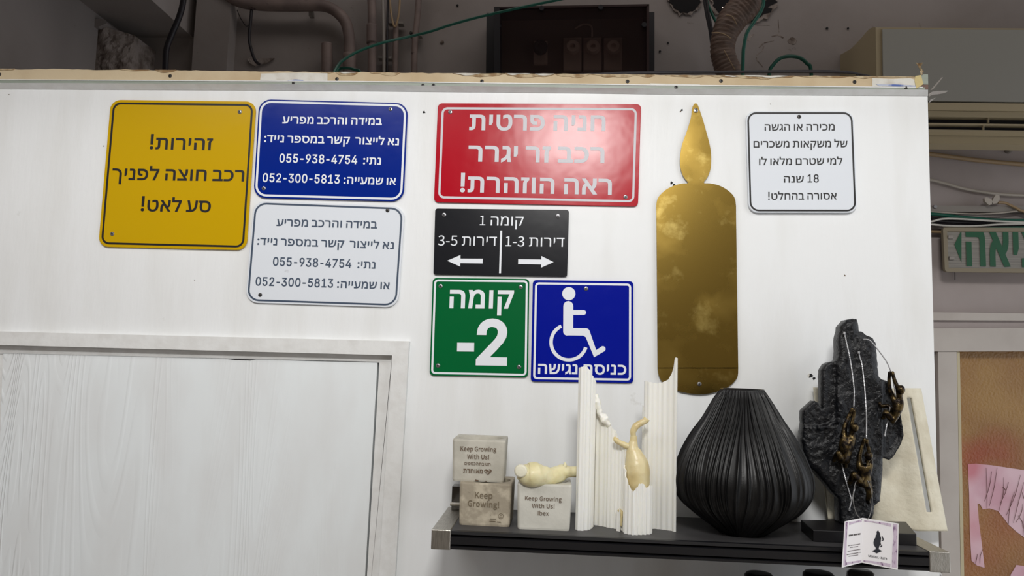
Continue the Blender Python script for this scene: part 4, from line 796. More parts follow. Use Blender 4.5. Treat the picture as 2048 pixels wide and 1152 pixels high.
# ================================================================== PRINTED SUPPORT WITH FIGURE
pr = thing('printed_support', S(1250, 1062, ZS), 'white corrugated printed support walls left standing around a bulbous beige figure', 'printed model')
K = lambda x, y: (1130+x/2.954, 700+y/2.954)
def curtain(base, tops, name, amp=.0011, pitch=.0085, thick=.0016, closed=False, jag=.0015, seed=0):
    """base: pixels on the shelf; tops: pixel tops above each base point"""
    B = [S(*K(*p), ZS) for p in base]; H = []
    for p, tp, b in zip(base, tops, B):
        r = ray(*K(*tp)); tt = (b-CAM).y/r.y; H.append((CAM+r*tt).z)
    seglen = [0]
    for a, b in zip(B, B[1:]): seglen.append(seglen[-1]+(b-a).length)
    Lt = seglen[-1]; n = int(Lt/.0011); V, Fc = [], []
    sp, _ = smoothpath(B, None, 8); hs, _ = smoothpath([Vector((0, 0, h)) for h in H], None, 8)
    cum = [0]
    for a, b in zip(sp, sp[1:]): cum.append(cum[-1]+(b-a).length)
    for i in range(n+1):
        s = cum[-1]*i/n; j = max(0, min(len(cum)-2, next((q for q in range(len(cum)-1) if cum[q+1] >= s), len(cum)-2)))
        f = (s-cum[j])/max(1e-9, cum[j+1]-cum[j]); p = sp[j].lerp(sp[j+1], f); h = hs[j].z*(1-f)+hs[j+1].z*f
        tg = (sp[j+1]-sp[j]).normalized(); nn = Vector((tg.y, -tg.x, 0))
        w = math.sin(s/pitch*2*math.pi+1.2*math.sin(s*90+seed))
        k = noise.noise(Vector((s*140, seed, 0)))
        off = nn*(amp*(w*.8+.35*k)); h += jag*noise.noise(Vector((s*260, seed+3, 0)))
        for q, z in ((p+off, ZS+.0002), (p+off, h), (p+off+nn*-thick, h), (p+off+nn*-thick, ZS+.0002)): V.append(Vector((q.x, q.y, z)))
    for i in range(n):
        k = 4*i
        for j in range(4): Fc.append((k+j, k+4+j, k+4+(j+1) % 4, k+(j+1) % 4))
    Fc += [(0, 1, 2, 3), (4*n, 4*n+1, 4*n+2, 4*n+3)]
    # brim on the shelf
    return obj(name, (V, Fc), M_pla, pr)
curtain([(62, 1060), (78, 1068), (110, 1068), (145, 1062), (165, 1045), (162, 1030)], [(80, 105), (90, 100), (108, 98), (140, 150), (168, 190), (168, 195)], 'support_wall', seed=1)
curtain([(160, 1028), (172, 1034), (190, 1038), (212, 1042), (230, 1044), (250, 1050), (268, 1053), (290, 1056), (320, 1062), (345, 1072)], [(170, 262), (182, 290), (205, 350), (208, 385), (240, 400), (255, 440), (270, 460), (285, 482), (296, 560), (350, 566)], 'support_wall', seed=2, jag=.004)
curtain([(345, 1075), (352, 1084), (375, 1090), (400, 1094), (430, 1094), (455, 1093), (480, 1092), (505, 1088), (512, 1078)], [(352, 680), (362, 740), (385, 810), (405, 835), (428, 800), (436, 790), (455, 812), (500, 800), (510, 806)], 'support_wall', seed=3, jag=.005, amp=.0018)
curtain([(455, 1046), (470, 1052), (500, 1056), (540, 1058), (590, 1064), (620, 1068), (640, 1073), (652, 1076)], [(458, 182), (470, 184), (500, 192), (545, 196), (580, 180), (605, 140), (622, 52), (649, 48)], 'support_wall', seed=4, pitch=.010, amp=.0009)
curtain([(446, 1043), (452, 1044), (458, 1046)], [(446, 325), (452, 325), (458, 330)], 'support_wall', seed=5)
curtain([(303, 1068), (312, 1072), (325, 1074)], [(305, 940), (315, 935), (322, 945)], 'support_stub', seed=6)
# lumpy debris clinging to the torn edge
def bd(px, py): return -S(*K(240, 1048), ZS).y
dm = bd(0, 0)
deb = [W(*K(178, 262), dm), W(*K(190, 300), dm), W(*K(200, 350), dm), W(*K(212, 385), dm), W(*K(235, 410), dm), W(*K(262, 450), dm)]
obj('torn_edge', blob(deb, [.004, .007, .0045, .0058, .0075, .003], 14, 6, .5, 160), M_pla, pr, smooth=True)
dB = -S(*K(430, 1078), ZS).y-.004
fig = [W(*K(432, 860), dB), W(*K(430, 825), dB), W(*K(430, 780), dB), W(*K(428, 720), dB), W(*K(422, 670), dB), (W(*K(410, 620), dB)), W(*K(400, 580), dB), W(*K(404, 540), dB), W(*K(405, 505), dB)]
obj('bulb_figure', blob(fig, [.012, .0185, .0215, .0225, .0205, .0155, .0105, .0068, .0055], 28, 8, .05, 50), M_resin, pr, smooth=True, label='bulbous beige figure with a thin neck')
obj('figure_arm', blob([W(*K(385, 575), dB), W(*K(350, 560), dB), W(*K(318, 545), dB), W(*K(300, 530), dB), W(*K(293, 512), dB)], [.0065, .0055, .0045, .0048, .0015], 14, 6, .15, 90), M_resin, pr, smooth=True)
obj('figure_arm', blob([W(*K(404, 508), dB), W(*K(402, 480), dB), W(*K(420, 450), dB), W(*K(450, 430), dB), W(*K(472, 420), dB), W(*K(484, 405), dB)], [.0045, .0058, .0058, .0052, .0055, .0062], 14, 6, .12, 90), M_resin, pr, smooth=True)
obj('base_remnant', blob([W(*K(328, 1040), dB), W(*K(330, 1000), dB), W(*K(332, 965), dB), W(*K(315, 940), dB)], [.0035, .0032, .0038, .0028], 8, 4, .3, 160), M_resin, pr, smooth=True)

# ================================================================== VASE
vb = S(1497, 1068, ZS)
V3 = lambda x, y: (1330+x/3.29, 750+y/3.29)
vy = -.122; vd = -vy
def vz(y, x=497): return W(*V3(x, y), vd).z
prof_px = [(90, 134, 496), (105, 142, 496), (130, 158, 498), (200, 198, 500), (300, 252, 503), (400, 312, 506), (500, 362, 508), (600, 402, 509), (680, 421, 509), (750, 420, 512), (800, 408, 514), (850, 382, 518), (900, 338, 520), (950, 278, 522), (1000, 215, 528), (1040, 165, 535), (1062, 140, 540)]
kpx = (1.5-vd)/F/3.29
ctr = W(*V3(508, 600), vd)
zz = [vz(y) for y, _, _ in prof_px]; z0v, z1v = ZS, zz[0]
zz = [z0v+(z-zz[-1])/(zz[0]-zz[-1])*(z1v-z0v) for z in zz]
rr = [w*kpx for _, w, _ in prof_px]
def vase_mesh():
    NS, NH = 1050, 96; V, Fc = [], []
    jit = [.035*noise.noise(Vector((math.cos(2*math.pi*k/NS)*9, math.sin(2*math.pi*k/NS)*9, 4))) for k in range(NS)]
    zs_, rs_ = zz[::-1], rr[::-1]
    sp, _ = smoothpath([Vector((r, 0, z)) for r, z in zip(rs_, zs_)], None, 8)
    cum = [0]
    for a, b in zip(sp, sp[1:]): cum.append(cum[-1]+(b-a).length)
    for j in range(NH+1):
        s = cum[-1]*j/NH; i = max(0, min(len(cum)-2, next((q for q in range(len(cum)-1) if cum[q+1] >= s), len(cum)-2)))
        f = (s-cum[i])/(cum[i+1]-cum[i]); p = sp[i].lerp(sp[i+1], f); u = j/NH
        env = min(1, (1-u)/.06)*min(1, u/.10+.25)
        for k in range(NS):
            b0 = 2*math.pi*k/NS; cb, sb = math.cos(b0), math.sin(b0)
            w = noise.noise(Vector((cb*2.2, sb*2.2, u*1.5)))*.19*(1-u*.4)+noise.noise(Vector((cb*8, sb*8, u*2.2)))*.05
            th = b0-w
            ph = (b0+jit[k])*31; rid = int(ph/math.pi)
            f1 = 1-abs(math.sin(ph)); f2 = 1-abs(math.sin(ph*2+.8))
            fade = .55+.9*noise.noise(Vector((rid*3.7, u*2.5, 2)))
            hgt = f1**2.6*max(.25, min(1.1, fade+.3))+.35*f2**3*max(0, .4+noise.noise(Vector((rid*1.9, u*3, 7))))
            r = p.x+env*(.0068*hgt*(.55+.45*min(1, p.x/.1))-.0028)
            V.append(Vector((ctr.x+r*math.cos(th), vy+r*math.sin(th), p.z)))
    for j in range(NH):
        for k in range(NS): Fc.append((j*NS+k, j*NS+(k+1) % NS, (j+1)*NS+(k+1) % NS, (j+1)*NS+k))
    # inner neck
    top = NH*NS; b = len(V); R1 = rr[0]
    for (r, z) in ((R1-.003, z1v-.0002), (R1-.002, z1v-.03), (R1+.03, z1v-.12)):
        for k in range(NS//1): V.append(Vector((ctr.x+r*math.cos(2*math.pi*k/NS), vy+r*math.sin(2*math.pi*k/NS), z)))
    rows = [top, b, b+NS, b+2*NS]
    for a, c in zip(rows, rows[1:]):
        for k in range(NS): Fc.append((a+k, a+(k+1) % NS, c+(k+1) % NS, c+k))
    Fc += [tuple(range(NS)), tuple(rows[-1]+k for k in range(NS))]
    return V, Fc
obj('pleated_vase', vase_mesh(), M_vase, smooth=True, label='big matte black pear-shaped vase with fine irregular pleats', cat='vase')

# ================================================================== CLIMBERS SCULPTURE
sc = thing('climbing_sculpture', S(1715, 1070, ZS), 'black rock sculpture on a square foot with three bronze climbers on cords', 'sculpture')
hb = .0195
fl, fr_ = S(1629, 1083.5, ZS), S(1832, 1091.5, ZS)
ft = [S(1626.5, 1060, ZS+hb), S(1833, 1068, ZS+hb), S(1812, 1043, ZS+hb), S(1601.5, 1039.5, ZS+hb)]
y_f = (ft[0].y+ft[1].y)/2
o = obj('foot', hexa([Vector((v.x, v.y, ZS)) for v in ft], ft), mat('black_foot', (16, 15, 18), .38), sc)
md = o.modifiers.new('bevel', 'BEVEL'); md.width = .0012; md.segments = 2
print('foot y', [round(v.y, 3) for v in ft], 'ZS', ZS, 'h pots', h1, h2, h3, [round(v, 3) for v in (fr1[2], fr2[2], fr3[2])], 'pot centres', fr1[3], fr2[3], fr3[3])
C4 = lambda x, y: (1580+x/2.165, 620+y/2.165)
DR = .105
rock = [(245, 43), (268, 38), (290, 40), (294, 62), (299, 92), (318, 100), (342, 114), (358, 122), (371, 142), (376, 200), (383, 288), (396, 300), (423, 310), (440, 345), (470, 380), (482, 470), (493, 545), (480, 580), (462, 612), (443, 640), (430, 648), (402, 640), (400, 700), (396, 760), (390, 828), (366, 846), (362, 880), (350, 910), (300, 935), (250, 940), (218, 925), (216, 880), (213, 820), (185, 790), (150, 745), (110, 700), (70, 662), (58, 610), (54, 560), (60, 500), (60, 440), (85, 415), (108, 396), (122, 402), (132, 425), (146, 430), (143, 380), (142, 262), (160, 235), (182, 226), (207, 220), (210, 170), (211, 120), (222, 70)]
def rock_mesh():
    P = []
    for (x0, y0), (x1, y1) in zip(rock, rock[1:]+rock[:1]):
        L = math.hypot(x1-x0, y1-y0); n = max(1, int(L/9))
        for i in range(n):
            t = i/n; x, y = x0+(x1-x0)*t, y0+(y1-y0)*t
            j = 0 if y > 900 else 1
            P.append(Vector((x+j*3*noise.noise(Vector((x*.05, y*.05, 1))), y+j*3*noise.noise(Vector((x*.05, y*.05, 7))))))
    nb = len(P)
    def inside(x, y):
        c = False; j = nb-1
        for i in range(nb):
            a, b = P[i], P[j]
            if (a.y > y) != (b.y > y) and x < (b.x-a.x)*(y-a.y)/(b.y-a.y)+a.x: c = not c
            j = i
        return c
    Pn = np.array([[p.x, p.y] for p in P]); inner = []
    for y in range(44, 940, 7):
        for x in range(56, 494, 7):
            if inside(x, y):
                dm_ = np.min(np.hypot(Pn[:, 0]-x, Pn[:, 1]-y))
                if dm_ > 5: inner.append((x+random.uniform(-1, 1), y+random.uniform(-1, 1), dm_))
    pts = P+[Vector((a, b)) for a, b, _ in inner]
    r = delaunay_2d_cdt(pts, [(i, (i+1) % nb) for i in range(nb)], [], 1, 1e-4)
    dist = [0]*nb+[d for _, _, d in inner]
    V = []
    T2_ = .034
    for i, p in enumerate(r[0]):
        dmn = float(np.min(np.hypot(Pn[:, 0]-p.x, Pn[:, 1]-p.y)))
        e = min(1, dmn/26)
        k = .006*e**.6+.004*e*noise.noise(Vector((p.x*.02, p.y*.012, 0)))+.0024*e*noise.noise(Vector((p.x*.09, p.y*.05, 3)))+.0010*e*noise.noise(Vector((p.x*.3, p.y*.2, 5)))
        if p.x > 400: k -= .012*min(1, (p.x-400)/12)*e
        if p.x < 208 and p.y < 500: k -= .008*min(1, (208-p.x)/14)*e
        if 120 < p.x < 220 and abs(p.y-(515-(p.x-120)*.38)) < 7: k += .006
        lean = .0
        V.append(W(*C4(p.x, p.y), DR+k))
    nf = len(V)
    # back side: same outline shrunk a little towards the middle
    back = []
    for v, p in zip(V, r[0]):
        dmn = float(np.min(np.hypot(Pn[:, 0]-p.x, Pn[:, 1]-p.y)))
        back.append(Vector((v.x, -DR+T2_*(.75+.25*min(1, dmn/40)), v.z)))
    V = V+back
    Fc = [tuple(f) for f in r[2]]+[tuple(nf+i for i in reversed(f)) for f in r[2]]
    # boundary edges
    cnt = {}
    for f in r[2]:
        for a, b in zip(f, list(f[1:])+[f[0]]): cnt[(a, b)] = cnt.get((a, b), 0)+1
    for (a, b) in list(cnt):
        if (b, a) not in cnt: Fc.append((a, nf+a, nf+b, b))
    return V, Fc
obj('rock', rock_mesh(), M_rock, sc, smooth=True)
def cord(name, pts, r=.0011, tw=True, m=None, d=DR+.012):
    P = [W(p[0], p[1], p[2] if len(p) > 2 else d) for p in pts]
    if tw and len(P) > 2:
        P, _ = smoothpath(P, None, 40); Q = [P[0]]
        for p in P[1:]:
            if (p-Q[-1]).length > .0009: Q.append(p)
        return obj(name, tube(Q, [r*(1.22 if i % 2 else .82) for i in range(len(Q))], 8, 1), m or M_rope, sc)
    return obj(name, tube(P, r, 8, 8), m or M_rope, sc, smooth=True)
cord('cord', [(1688.6, 665.6, DR+.008), (1694, 690), (1700.8, 722), (1707.7, 774), (1708, 800), (1707.5, 813, DR+.026)])
cord('cord', [(1677.5, 902, DR+.03), (1684, 930), (1693, 965), (1702, 996, DR+.012)])
cord('cord', [(1717.3, 704.7, DR+.008), (1720, 716), (1724, 731), (1729.4, 778), (1732.6, 830), (1732.5, 875, DR+.028)])
cord('cord', [(1716, 952, DR+.03), (1710, 975), (1704, 998), (1698.4, 1019, DR+.018)])
cord('cord', [(1727, 678.6, DR+.004), (1737, 679.5), (1744, 685), (1754, 697), (1771, 720, DR+.02), (1780, 738, DR+.026)], r=.0010)
cord('cord', [(1780, 738, DR+.026), (1786, 760, DR+.02), (1791, 790, DR+.02)], r=.0010)
cord('cord', [(1780, 814, DR+.026), (1775, 842), (1769.5, 870)], r=.0010)
for x, y in ((1688.6, 665.6), (1702, 996), (1717.3, 704.7), (1698.4, 1019), (1769.5, 870)): cord('cord_knot', [(x, y-2, DR+.012), (x, y+2.5, DR+.012)], r=.0019)

RS = 1.22
def skin_body(name, verts, edges, mat_, parent, head=None):
    """verts: (px,py,d,radius_mm)"""
    me = bpy.data.meshes.new(name); org = WORG[parent.name]
    me.from_pydata([W(v[0], v[1], v[2])-org for v in verts], edges, []); me.update()
    tmp = bpy.data.objects.new(name, me); COL.objects.link(tmp)
    tmp.modifiers.new('skin', 'SKIN'); sb = tmp.modifiers.new('sub', 'SUBSURF'); sb.levels = 2; sb.render_levels = 2
    for i, v in enumerate(verts):
        sv = me.skin_vertices[0].data[i]; sv.radius = (v[3]*RS/1000, v[3]*RS/1000); sv.use_root = (i == 0)
    dg = bpy.context.evaluated_depsgraph_get(); nm = bpy.data.meshes.new_from_object(tmp.evaluated_get(dg))
    bpy.data.objects.remove(tmp)
    if head:
        bm = bmesh.new(); bm.from_mesh(nm)
        c = W(*head[:3])-org; r = bmesh.ops.create_icosphere(bm, subdivisions=3, radius=head[3]/1000)
        for v in r['verts']: v.co = Vector((v.co.x*.92, v.co.y, v.co.z*1.12))+c
        bm.to_mesh(nm); bm.free()
    nm.materials.clear(); nm.materials.append(mat_); nm.polygons.foreach_set('use_smooth', [True]*len(nm.polygons))
    o = bpy.data.objects.new(name, nm); COL.objects.link(o); o.parent = parent; WORG[o.name] = org
    return o
# skeleton order: pelvis, waist, chest, neck, head low, head top, then arms and legs
def climber(P, label):
    V = [P[k] for k in ('pelvis', 'waist', 'chest', 'neck', 'head', 'crown', 'sl', 'el', 'wl', 'hl', 'sr', 'er', 'wr', 'hr', 'hipl', 'kl', 'al', 'fl', 'hipr', 'kr', 'ar', 'fr')]
    E_ = [(0, 1), (1, 2), (2, 3), (3, 4), (4, 5), (2, 6), (6, 7), (7, 8), (8, 9), (2, 10), (10, 11), (11, 12), (12, 13), (0, 14), (14, 15), (15, 16), (16, 17), (0, 18), (18, 19), (19, 20), (20, 21)]
    o = skin_body('climber', V, E_, M_bronze, sc, (P['head'][0]+.5, P['head'][1]-3.5, P['head'][2]+.004, 7.6)); o['label'] = label
    h = W(*P['head'][:2], P['head'][2]); 
    return o
d0 = DR+.022
climber(dict(pelvis=(1795, 835, d0+.004, 9), waist=(1799, 818, d0+.004, 7.4), chest=(1797, 808, d0+.004, 7.6), neck=(1800, 792, d0+.006, 3), head=(1801, 783, d0+.008, 4), crown=(1801, 778, d0+.008, 3),
             sl=(1787, 797, d0, 4.6), el=(1779, 778, d0, 3.2), wl=(1778, 757, d0, 2.6), hl=(1780, 742, d0+.002, 2.8), sr=(1800, 797, d0+.006, 4.8), er=(1795, 775, d0+.008, 3.2), wr=(1788, 757, d0+.006, 2.6), hr=(1784, 742, d0+.004, 2.8),
             hipl=(1787, 842, d0+.002, 7), kl=(1770, 822, d0+.004, 5.4), al=(1769, 834, d0-.004, 3.4), fl=(1762, 838, d0-.008, 3), hipr=(1786, 836, d0-.004, 6), kr=(1778, 811, d0-.008, 3.6), ar=(1763, 812, d0-.010, 3), fr=(1758, 804, d0-.012, 2.8)), 'bronze climber hanging out at the right')
climber(dict(pelvis=(1688, 912, d0+.002, 9), waist=(1690, 898, d0+.004, 7.8), chest=(1696, 884, d0+.004, 7.8), neck=(1704, 869, d0+.008, 3), head=(1708.5, 858, d0+.012, 4), crown=(1709.5, 852, d0+.012, 3),
             sl=(1687, 873, d0, 4.8), el=(1690, 851, d0, 3.4), wl=(1699, 830, d0, 2.7), hl=(1706, 815, d0+.003, 2.6), sr=(1706, 877, d0+.006, 5), er=(1703, 848, d0+.002, 3), wr=(1707, 834, d0+.002, 2.6), hr=(1709, 818, d0+.003, 2.6),
             hipl=(1681, 918, d0+.004, 7), kl=(1676, 903, d0+.012, 4.8), al=(1670, 915, d0-.002, 3.4), fl=(1667, 924, d0-.008, 3), hipr=(1693, 920, d0, 6.6), kr=(1696, 905, d0-.004, 5), ar=(1692, 928, d0-.008, 3.2), fr=(1690, 936, d0-.010, 2.8)), 'bronze climber at the left of the rock')
climber(dict(pelvis=(1727, 963, d0+.002, 9), waist=(1729, 950, d0+.004, 8), chest=(1729, 940, d0+.004, 7.6), neck=(1734, 925, d0+.009, 3), head=(1737, 915, d0+.012, 4), crown=(1737, 909, d0+.012, 3),
             sl=(1718, 931, d0, 4.8), el=(1719, 910, d0, 3.2), wl=(1725, 890, d0, 2.6), hl=(1729.5, 876, d0+.003, 2.6), sr=(1741, 933, d0+.006, 4.8), er=(1738, 900, d0+.002, 2.8), wr=(1734, 888, d0+.002, 2.4), hr=(1733, 877, d0+.003, 2.6),
             hipl=(1719, 965, d0+.004, 7), kl=(1706, 945, d0+.012, 5.6), al=(1702, 962, d0+.002, 3.8), fl=(1697, 968, d0-.004, 3.2), hipr=(1735, 970, d0, 6.6), kr=(1740, 985, d0+.004, 5), ar=(1735, 1000, d0-.004, 3.4), fr=(1738, 1008, d0-.008, 3)), 'bronze climber low in the middle of the rock')

# folded card on a string
crd = thing('folded_card', W(1724, 1130, .22), 'folded white card with lilac marbled frame hanging over the shelf edge', 'price tag')
DFo = DF+.008
A0, A1 = W(1725.7, 1035.7, DFo+.002), W(1723.6, 1125.3, DFo+.002)
L0_, L1_ = W(1689.8, 1043, DFo+.022), W(1684, 1135.2, DFo+.022)
R0_, R1_ = W(1797.3, 1047.2, DFo+.026), W(1795.5, 1139.9, DFo+.026)
def flatten(px, a, b, c):
    return OP(px[0], px[1], a, (b-a).cross(c-a).normalized())
R1_ = flatten((1795.5, 1139.9), A0, R0_, A1); L1_ = flatten((1684, 1135.2), A0, L0_, A1)
def leaf(a, b, c, e, nm):
    n = (b-a).cross(e-a).normalized()
    if n.y > 0: n = -n
    return obj(nm, prism([a, b, c, e], n*-.0006), M_card, crd), n
_, nR = leaf(A0, R0_, R1_, A1, 'right_leaf'); _, nL = leaf(L0_, A0, A1, L1_, 'left_leaf')
Cc = lambda x, y: (1670+x/9.6, 1030+y/9.6)
def cardpoly(polys, m, p, n, nm, e=.0004): return obj(nm, join(*[([OP(*Cc(*q), p, n)+n*e for q in P], [tuple(range(len(P)))]) for P in polys]), m, crd)
cardpoly([[(560, 100), (1078, 165), (1078, 225), (930, 185), (760, 150), (640, 130), (560, 125)], [(1115, 168), (1200, 178), (1185, 1012), (1090, 1000), (1105, 600), (1125, 420)], [(545, 868), (700, 880), (1068, 935), (1062, 1000), (880, 960), (700, 915), (545, 900)]], M_lil, A0, nR, 'marbled_border')
cardpoly([[(265, 140), (510, 95), (510, 130), (380, 150), (270, 195)], [(200, 135), (245, 130), (225, 420), (210, 900), (195, 975), (160, 978), (180, 600)], [(215, 905), (400, 880), (500, 862), (500, 905), (340, 925), (205, 960)]], M_lil, A0, nL, 'marbled_border')
sil = [(828, 290), (845, 320), (862, 345), (870, 400), (885, 440), (880, 500), (872, 560), (850, 600), (838, 655), (910, 688), (800, 738), (712, 690), (785, 655), (780, 625), (745, 575), (738, 530), (750, 470), (778, 430), (780, 390), (800, 370), (798, 320)]
arm_ = [[(895, 405), (910, 400), (925, 440), (940, 455), (930, 490), (900, 500), (890, 490), (915, 475), (905, 440)], [(868, 540), (880, 545), (890, 585), (912, 590), (895, 612), (860, 618), (855, 605), (880, 595)]]
cardpoly([sil]+arm_, mat('card_print', (38, 40, 48), .6), A0, nR, 'printed_picture')
def cardtext(lines, p, n, m):
    parts = []
    for s, l, r_, h, kw in lines:
        px, fc = lettering_px(s, Cc(*l), Cc(*r_), h, **kw); parts.append(([OP(q[0], q[1], p, n)+n*.0004 for q in px], fc))
    obj('lettering', join(*parts), m, crd)
cardtext([('MODEL-3678', (642, 802), (998, 862), 4.1, dict(rtl=False, ratio=1, ref=523, bold=14))], A0, nR, M_blk)
def smallprint(lines):
    polys = []
    for k, (x0, y0, x1, y1, h) in enumerate(lines):
        x = x0
        while x < x1-6:
            w = 14+10*abs(noise.noise(Vector((x*.13, k*3.3, 0)))); w = min(w, x1-x)
            f0, f1 = (x-x0)/(x1-x0), (x+w-x0)/(x1-x0); ya, yb = y0+(y1-y0)*f0, y0+(y1-y0)*f1
            polys.append([(x, ya), (x+w, yb), (x+w, yb-h), (x, ya-h*.8)]); x += w+(3 if noise.noise(Vector((x, k, 1))) < .25 else 12)
    return polys
cardpoly(smallprint([(262, 408, 498, 372, 32), ]), mat('small_print_dark', (70, 66, 66), .7), A0, nL, 'small_print')
cardpoly(smallprint([(250, 598, 478, 562, 16), (285, 632, 440, 608, 16), (240, 706, 482, 664, 18), (222, 770, 498, 722, 18), (258, 800, 450, 772, 16)]), mat('small_print_grey', (120, 114, 116), .7), A0, nL, 'small_print')
obj('string', tube([W(1729, 952, DR+.03), W(1737, 965, DR+.034), W(1743.5, 985, DR+.04), W(1744.5, 1005, DR+.06), W(1741, 1026, DFo-.01), W(1735.5, 1040, DFo+.006)], .0006, 6, 8), M_string, sc, smooth=True)
obj('string', tube([W(1716, 952, DR+.032), W(1709, 972, DR+.036), W(1706, 995, DR+.04), W(1709, 1016, DR+.07), W(1716, 1032, DFo-.01), W(1724, 1039, DFo+.004)], .0006, 6, 8), M_string, sc, smooth=True)

# ================================================================== CREAM CAST PANEL leaning behind the sculpture
cp = thing('cast_panel', S(1760, 1055, ZS), 'ribbed cream cast panel with a long slot leaning on the wall behind the sculpture', 'panel')
DB, DT = .034, .014
def cpd(y): return DT+(DB-DT)*(y-776)/(1060-776)
def cpan(u, v):                             # u 0..1 across, v 0..1 down
    xl = 1626+(1655-1626)*v; xr = 1838+(1891-1838)*v
    x = xl+(xr-xl)*u; y = 775+(2*u)+(v)*((1038 if u < .1 else 1045+15*min(1, max(0, (u-.55)/.2)))-775)
    return x, y
def cast():
    nu, nv = 90, 60; V, Fc = [], []; keep = {}
    for i in range(nu+1):
        for j in range(nv+1):
            u, v = i/nu, j/nv; x, y = cpan(u, v); d = cpd(y)+.006
            prof = .003*math.cos((u-.5)*2*math.pi*3)+(.006 if u > .94 else 0)*-(u-.94)/.06
            V.append(W(x, y, d+prof))
    def idx(i, j): return i*(nv+1)+j
    for i in range(nu):
        for j in range(nv):
            u, v = (i+.5)/nu, (j+.5)/nv
            if .858 < u < .905 and .07 < v < .868: continue
            Fc.append((idx(i, j), idx(i+1, j), idx(i+1, j+1), idx(i, j+1)))
    return V, Fc
o = obj('panel_sheet', cast(), M_cream, cp, smooth=True)
md = o.modifiers.new('solid', 'SOLIDIFY'); md.thickness = .005; md.offset = 1
# ================================================================== BEHIND THE PARTITION
DBK = -.75
def bgtube(name, pts, rpx, m, label, cat, group=None, parent=None, seg=12, d=None):
    P = [W(p[0], p[1], p[2] if len(p) > 2 else d) for p in pts]
    rad = rpx/F*(1.5-(d if d is not None else pts[0][2]))
    return obj(name, tube(P, rad, seg, 8), m, parent, smooth=True, label=label, cat=cat, group=group)
big = thing('drain_pipe', W(600, 12, -.7), 'wide old painted drain pipe bending down to the partition top', 'pipe')
bgtube('pipe_run', [(400, -60), (440, -22), (475, 2), (520, 10), (590, 12), (640, 11), (668, 20), (690, 42), (698, 72), (699, 110), (699, 180)], 12, M_pipe, None, None, parent=big, d=-.70)
bgtube('coupling', [(699, 108), (699, 180)], 14, M_pipe, None, None, parent=big, d=-.70)
obj('bracket', strip([(617, 20), (625, 20), (625, 31), (617, 31)], -.74, -.72), M_tray, big)
bgtube('pipe_stub', [(654, 88), (654, 110), (654, 180)], 12, M_pipe, 'stubby pipe end with a rounded hood inside the pipe bend', 'pipe', d=-.71)
o = thing('water_pipe', W(744, 60, -.7), 'painted vertical pipe with a long coupling left of the conduits', 'pipe')
bgtube('pipe_run', [(737, -40), (743, 0), (744, 60), (744, 180)], 9, M_pipe, None, None, parent=o, d=-.70)
bgtube('coupling', [(743.5, 50), (743.5, 87)], 11, M_pipe, None, None, parent=o, d=-.70)
bgtube('conduit', [(765, -20), (767, 60), (768, 180)], 3.2, M_tray, 'thin steel conduit between the two painted pipes', 'pipe', d=-.70)
bgtube('cable', [(776, -20), (774.5, 60), (774, 180)], 2.2, M_hosek, 'thin black cable running down beside the steel conduit', 'cable', d=-.705)
bgtube('water_pipe', [(792, 45), (791, 100), (790, 180)], 6, M_pipe, 'narrow painted pipe under the looped wire', 'pipe', d=-.72)
bgtube('wire_loop', [(779, -20), (781, 15), (785, 42), (790, 54), (795, 42), (799, 15), (800, -20)], 2.2, M_cabtan, 'beige wire hanging in a narrow loop from above', 'cable', d=-.70)
o = thing('water_pipe', W(834, 60, -.7), 'painted pipe with a saddle clip right of the wire loop', 'pipe')
bgtube('pipe_run', [(838, -30), (836, 20), (831, 70), (829, 110), (828, 180)], 6.5, M_pipe, None, None, parent=o, d=-.71)
obj('saddle_clip', strip([(819, 61), (843, 63), (843, 72), (819, 71)], -.74, -.718), M_tray, o)
obj('clip_screw', lathe([(.005, 0), (.004, .004)], W(822, 66, -.718), 12, 'y'), M_screwd, o)
for k, (x0, x1, y) in enumerate(((776, 806, 44), (756, 783, 114))):
    obj('clip', strip([(x0, y-3), (x1, y-1), (x1, y+3), (x0, y+2)], -.74, -.715), M_tray, None, label=('upper' if k == 0 else 'lower')+' small metal clip holding the conduits', cat='clip', group='conduit clips')
bgtube('black_hose', [(371, -40), (366, 5), (358, 35), (344, 68), (334, 95), (331, 125), (330, 230)], 6.2, M_hosek, 'thick black hose hanging behind the left of the partition', 'hose', d=-.42)
bgtube('black_cable', [(503, 20, -.70), (501, 45, -.69), (498, 75, -.69), (504, 105, -.69), (511, 122, -.70), (518, 128, -.74)], 3.2, M_hosek, 'short black cable entering a broken patch of plaster', 'cable')
bgtube('thin_wire', [(474, 20), (482, 38), (492, 52), (498, 50)], .8, M_hosek, 'hair thin wire looping below the drain pipe', 'cable', d=-.735)
obj('plaster_scar', prism([W(x, y, -.742) for x, y in ((494, 118), (503, 112), (512, 120), (522, 117), (548, 116), (535, 125), (520, 128), (510, 132), (500, 127))], (0, .006, 0)), M_rough, label='broken patch of brown plaster round the black cable', cat='wall damage')
bgtube('green_hose', [(690, 230, -.10), (668, 160, -.12), (676, 131, -.16), (694, 115, -.22), (725, 99, -.3), (770, 84, -.4), (815, 74, -.44), (860, 63, -.45), (900, 50, -.45), (950, 36, -.45), (1010, 22, -.45), (1080, 7, -.45), (1150, -8, -.45), (1220, -30, -.45)], 3.4, M_hoseg, 'dark green hose sweeping up across the meter box', 'hose', seg=10)
bgtube('green_hose', [(670, 160, -.14), (676, 140, -.2), (690, 136, -.2), (708, 139, -.2), (722, 150, -.2), (726, 220, -.2)], 3.2, M_hoseg, 'low dark green hose hump behind the brown screw', 'hose')
bgtube('green_hose', [(1536, 230), (1538, 150), (1548, 128), (1562, 116), (1581, 112.5), (1600, 116), (1614, 127), (1622, 142), (1626, 230)], 3.6, M_hoseg, 'green hose arching over between duct and air conditioner', 'hose', d=-.70)
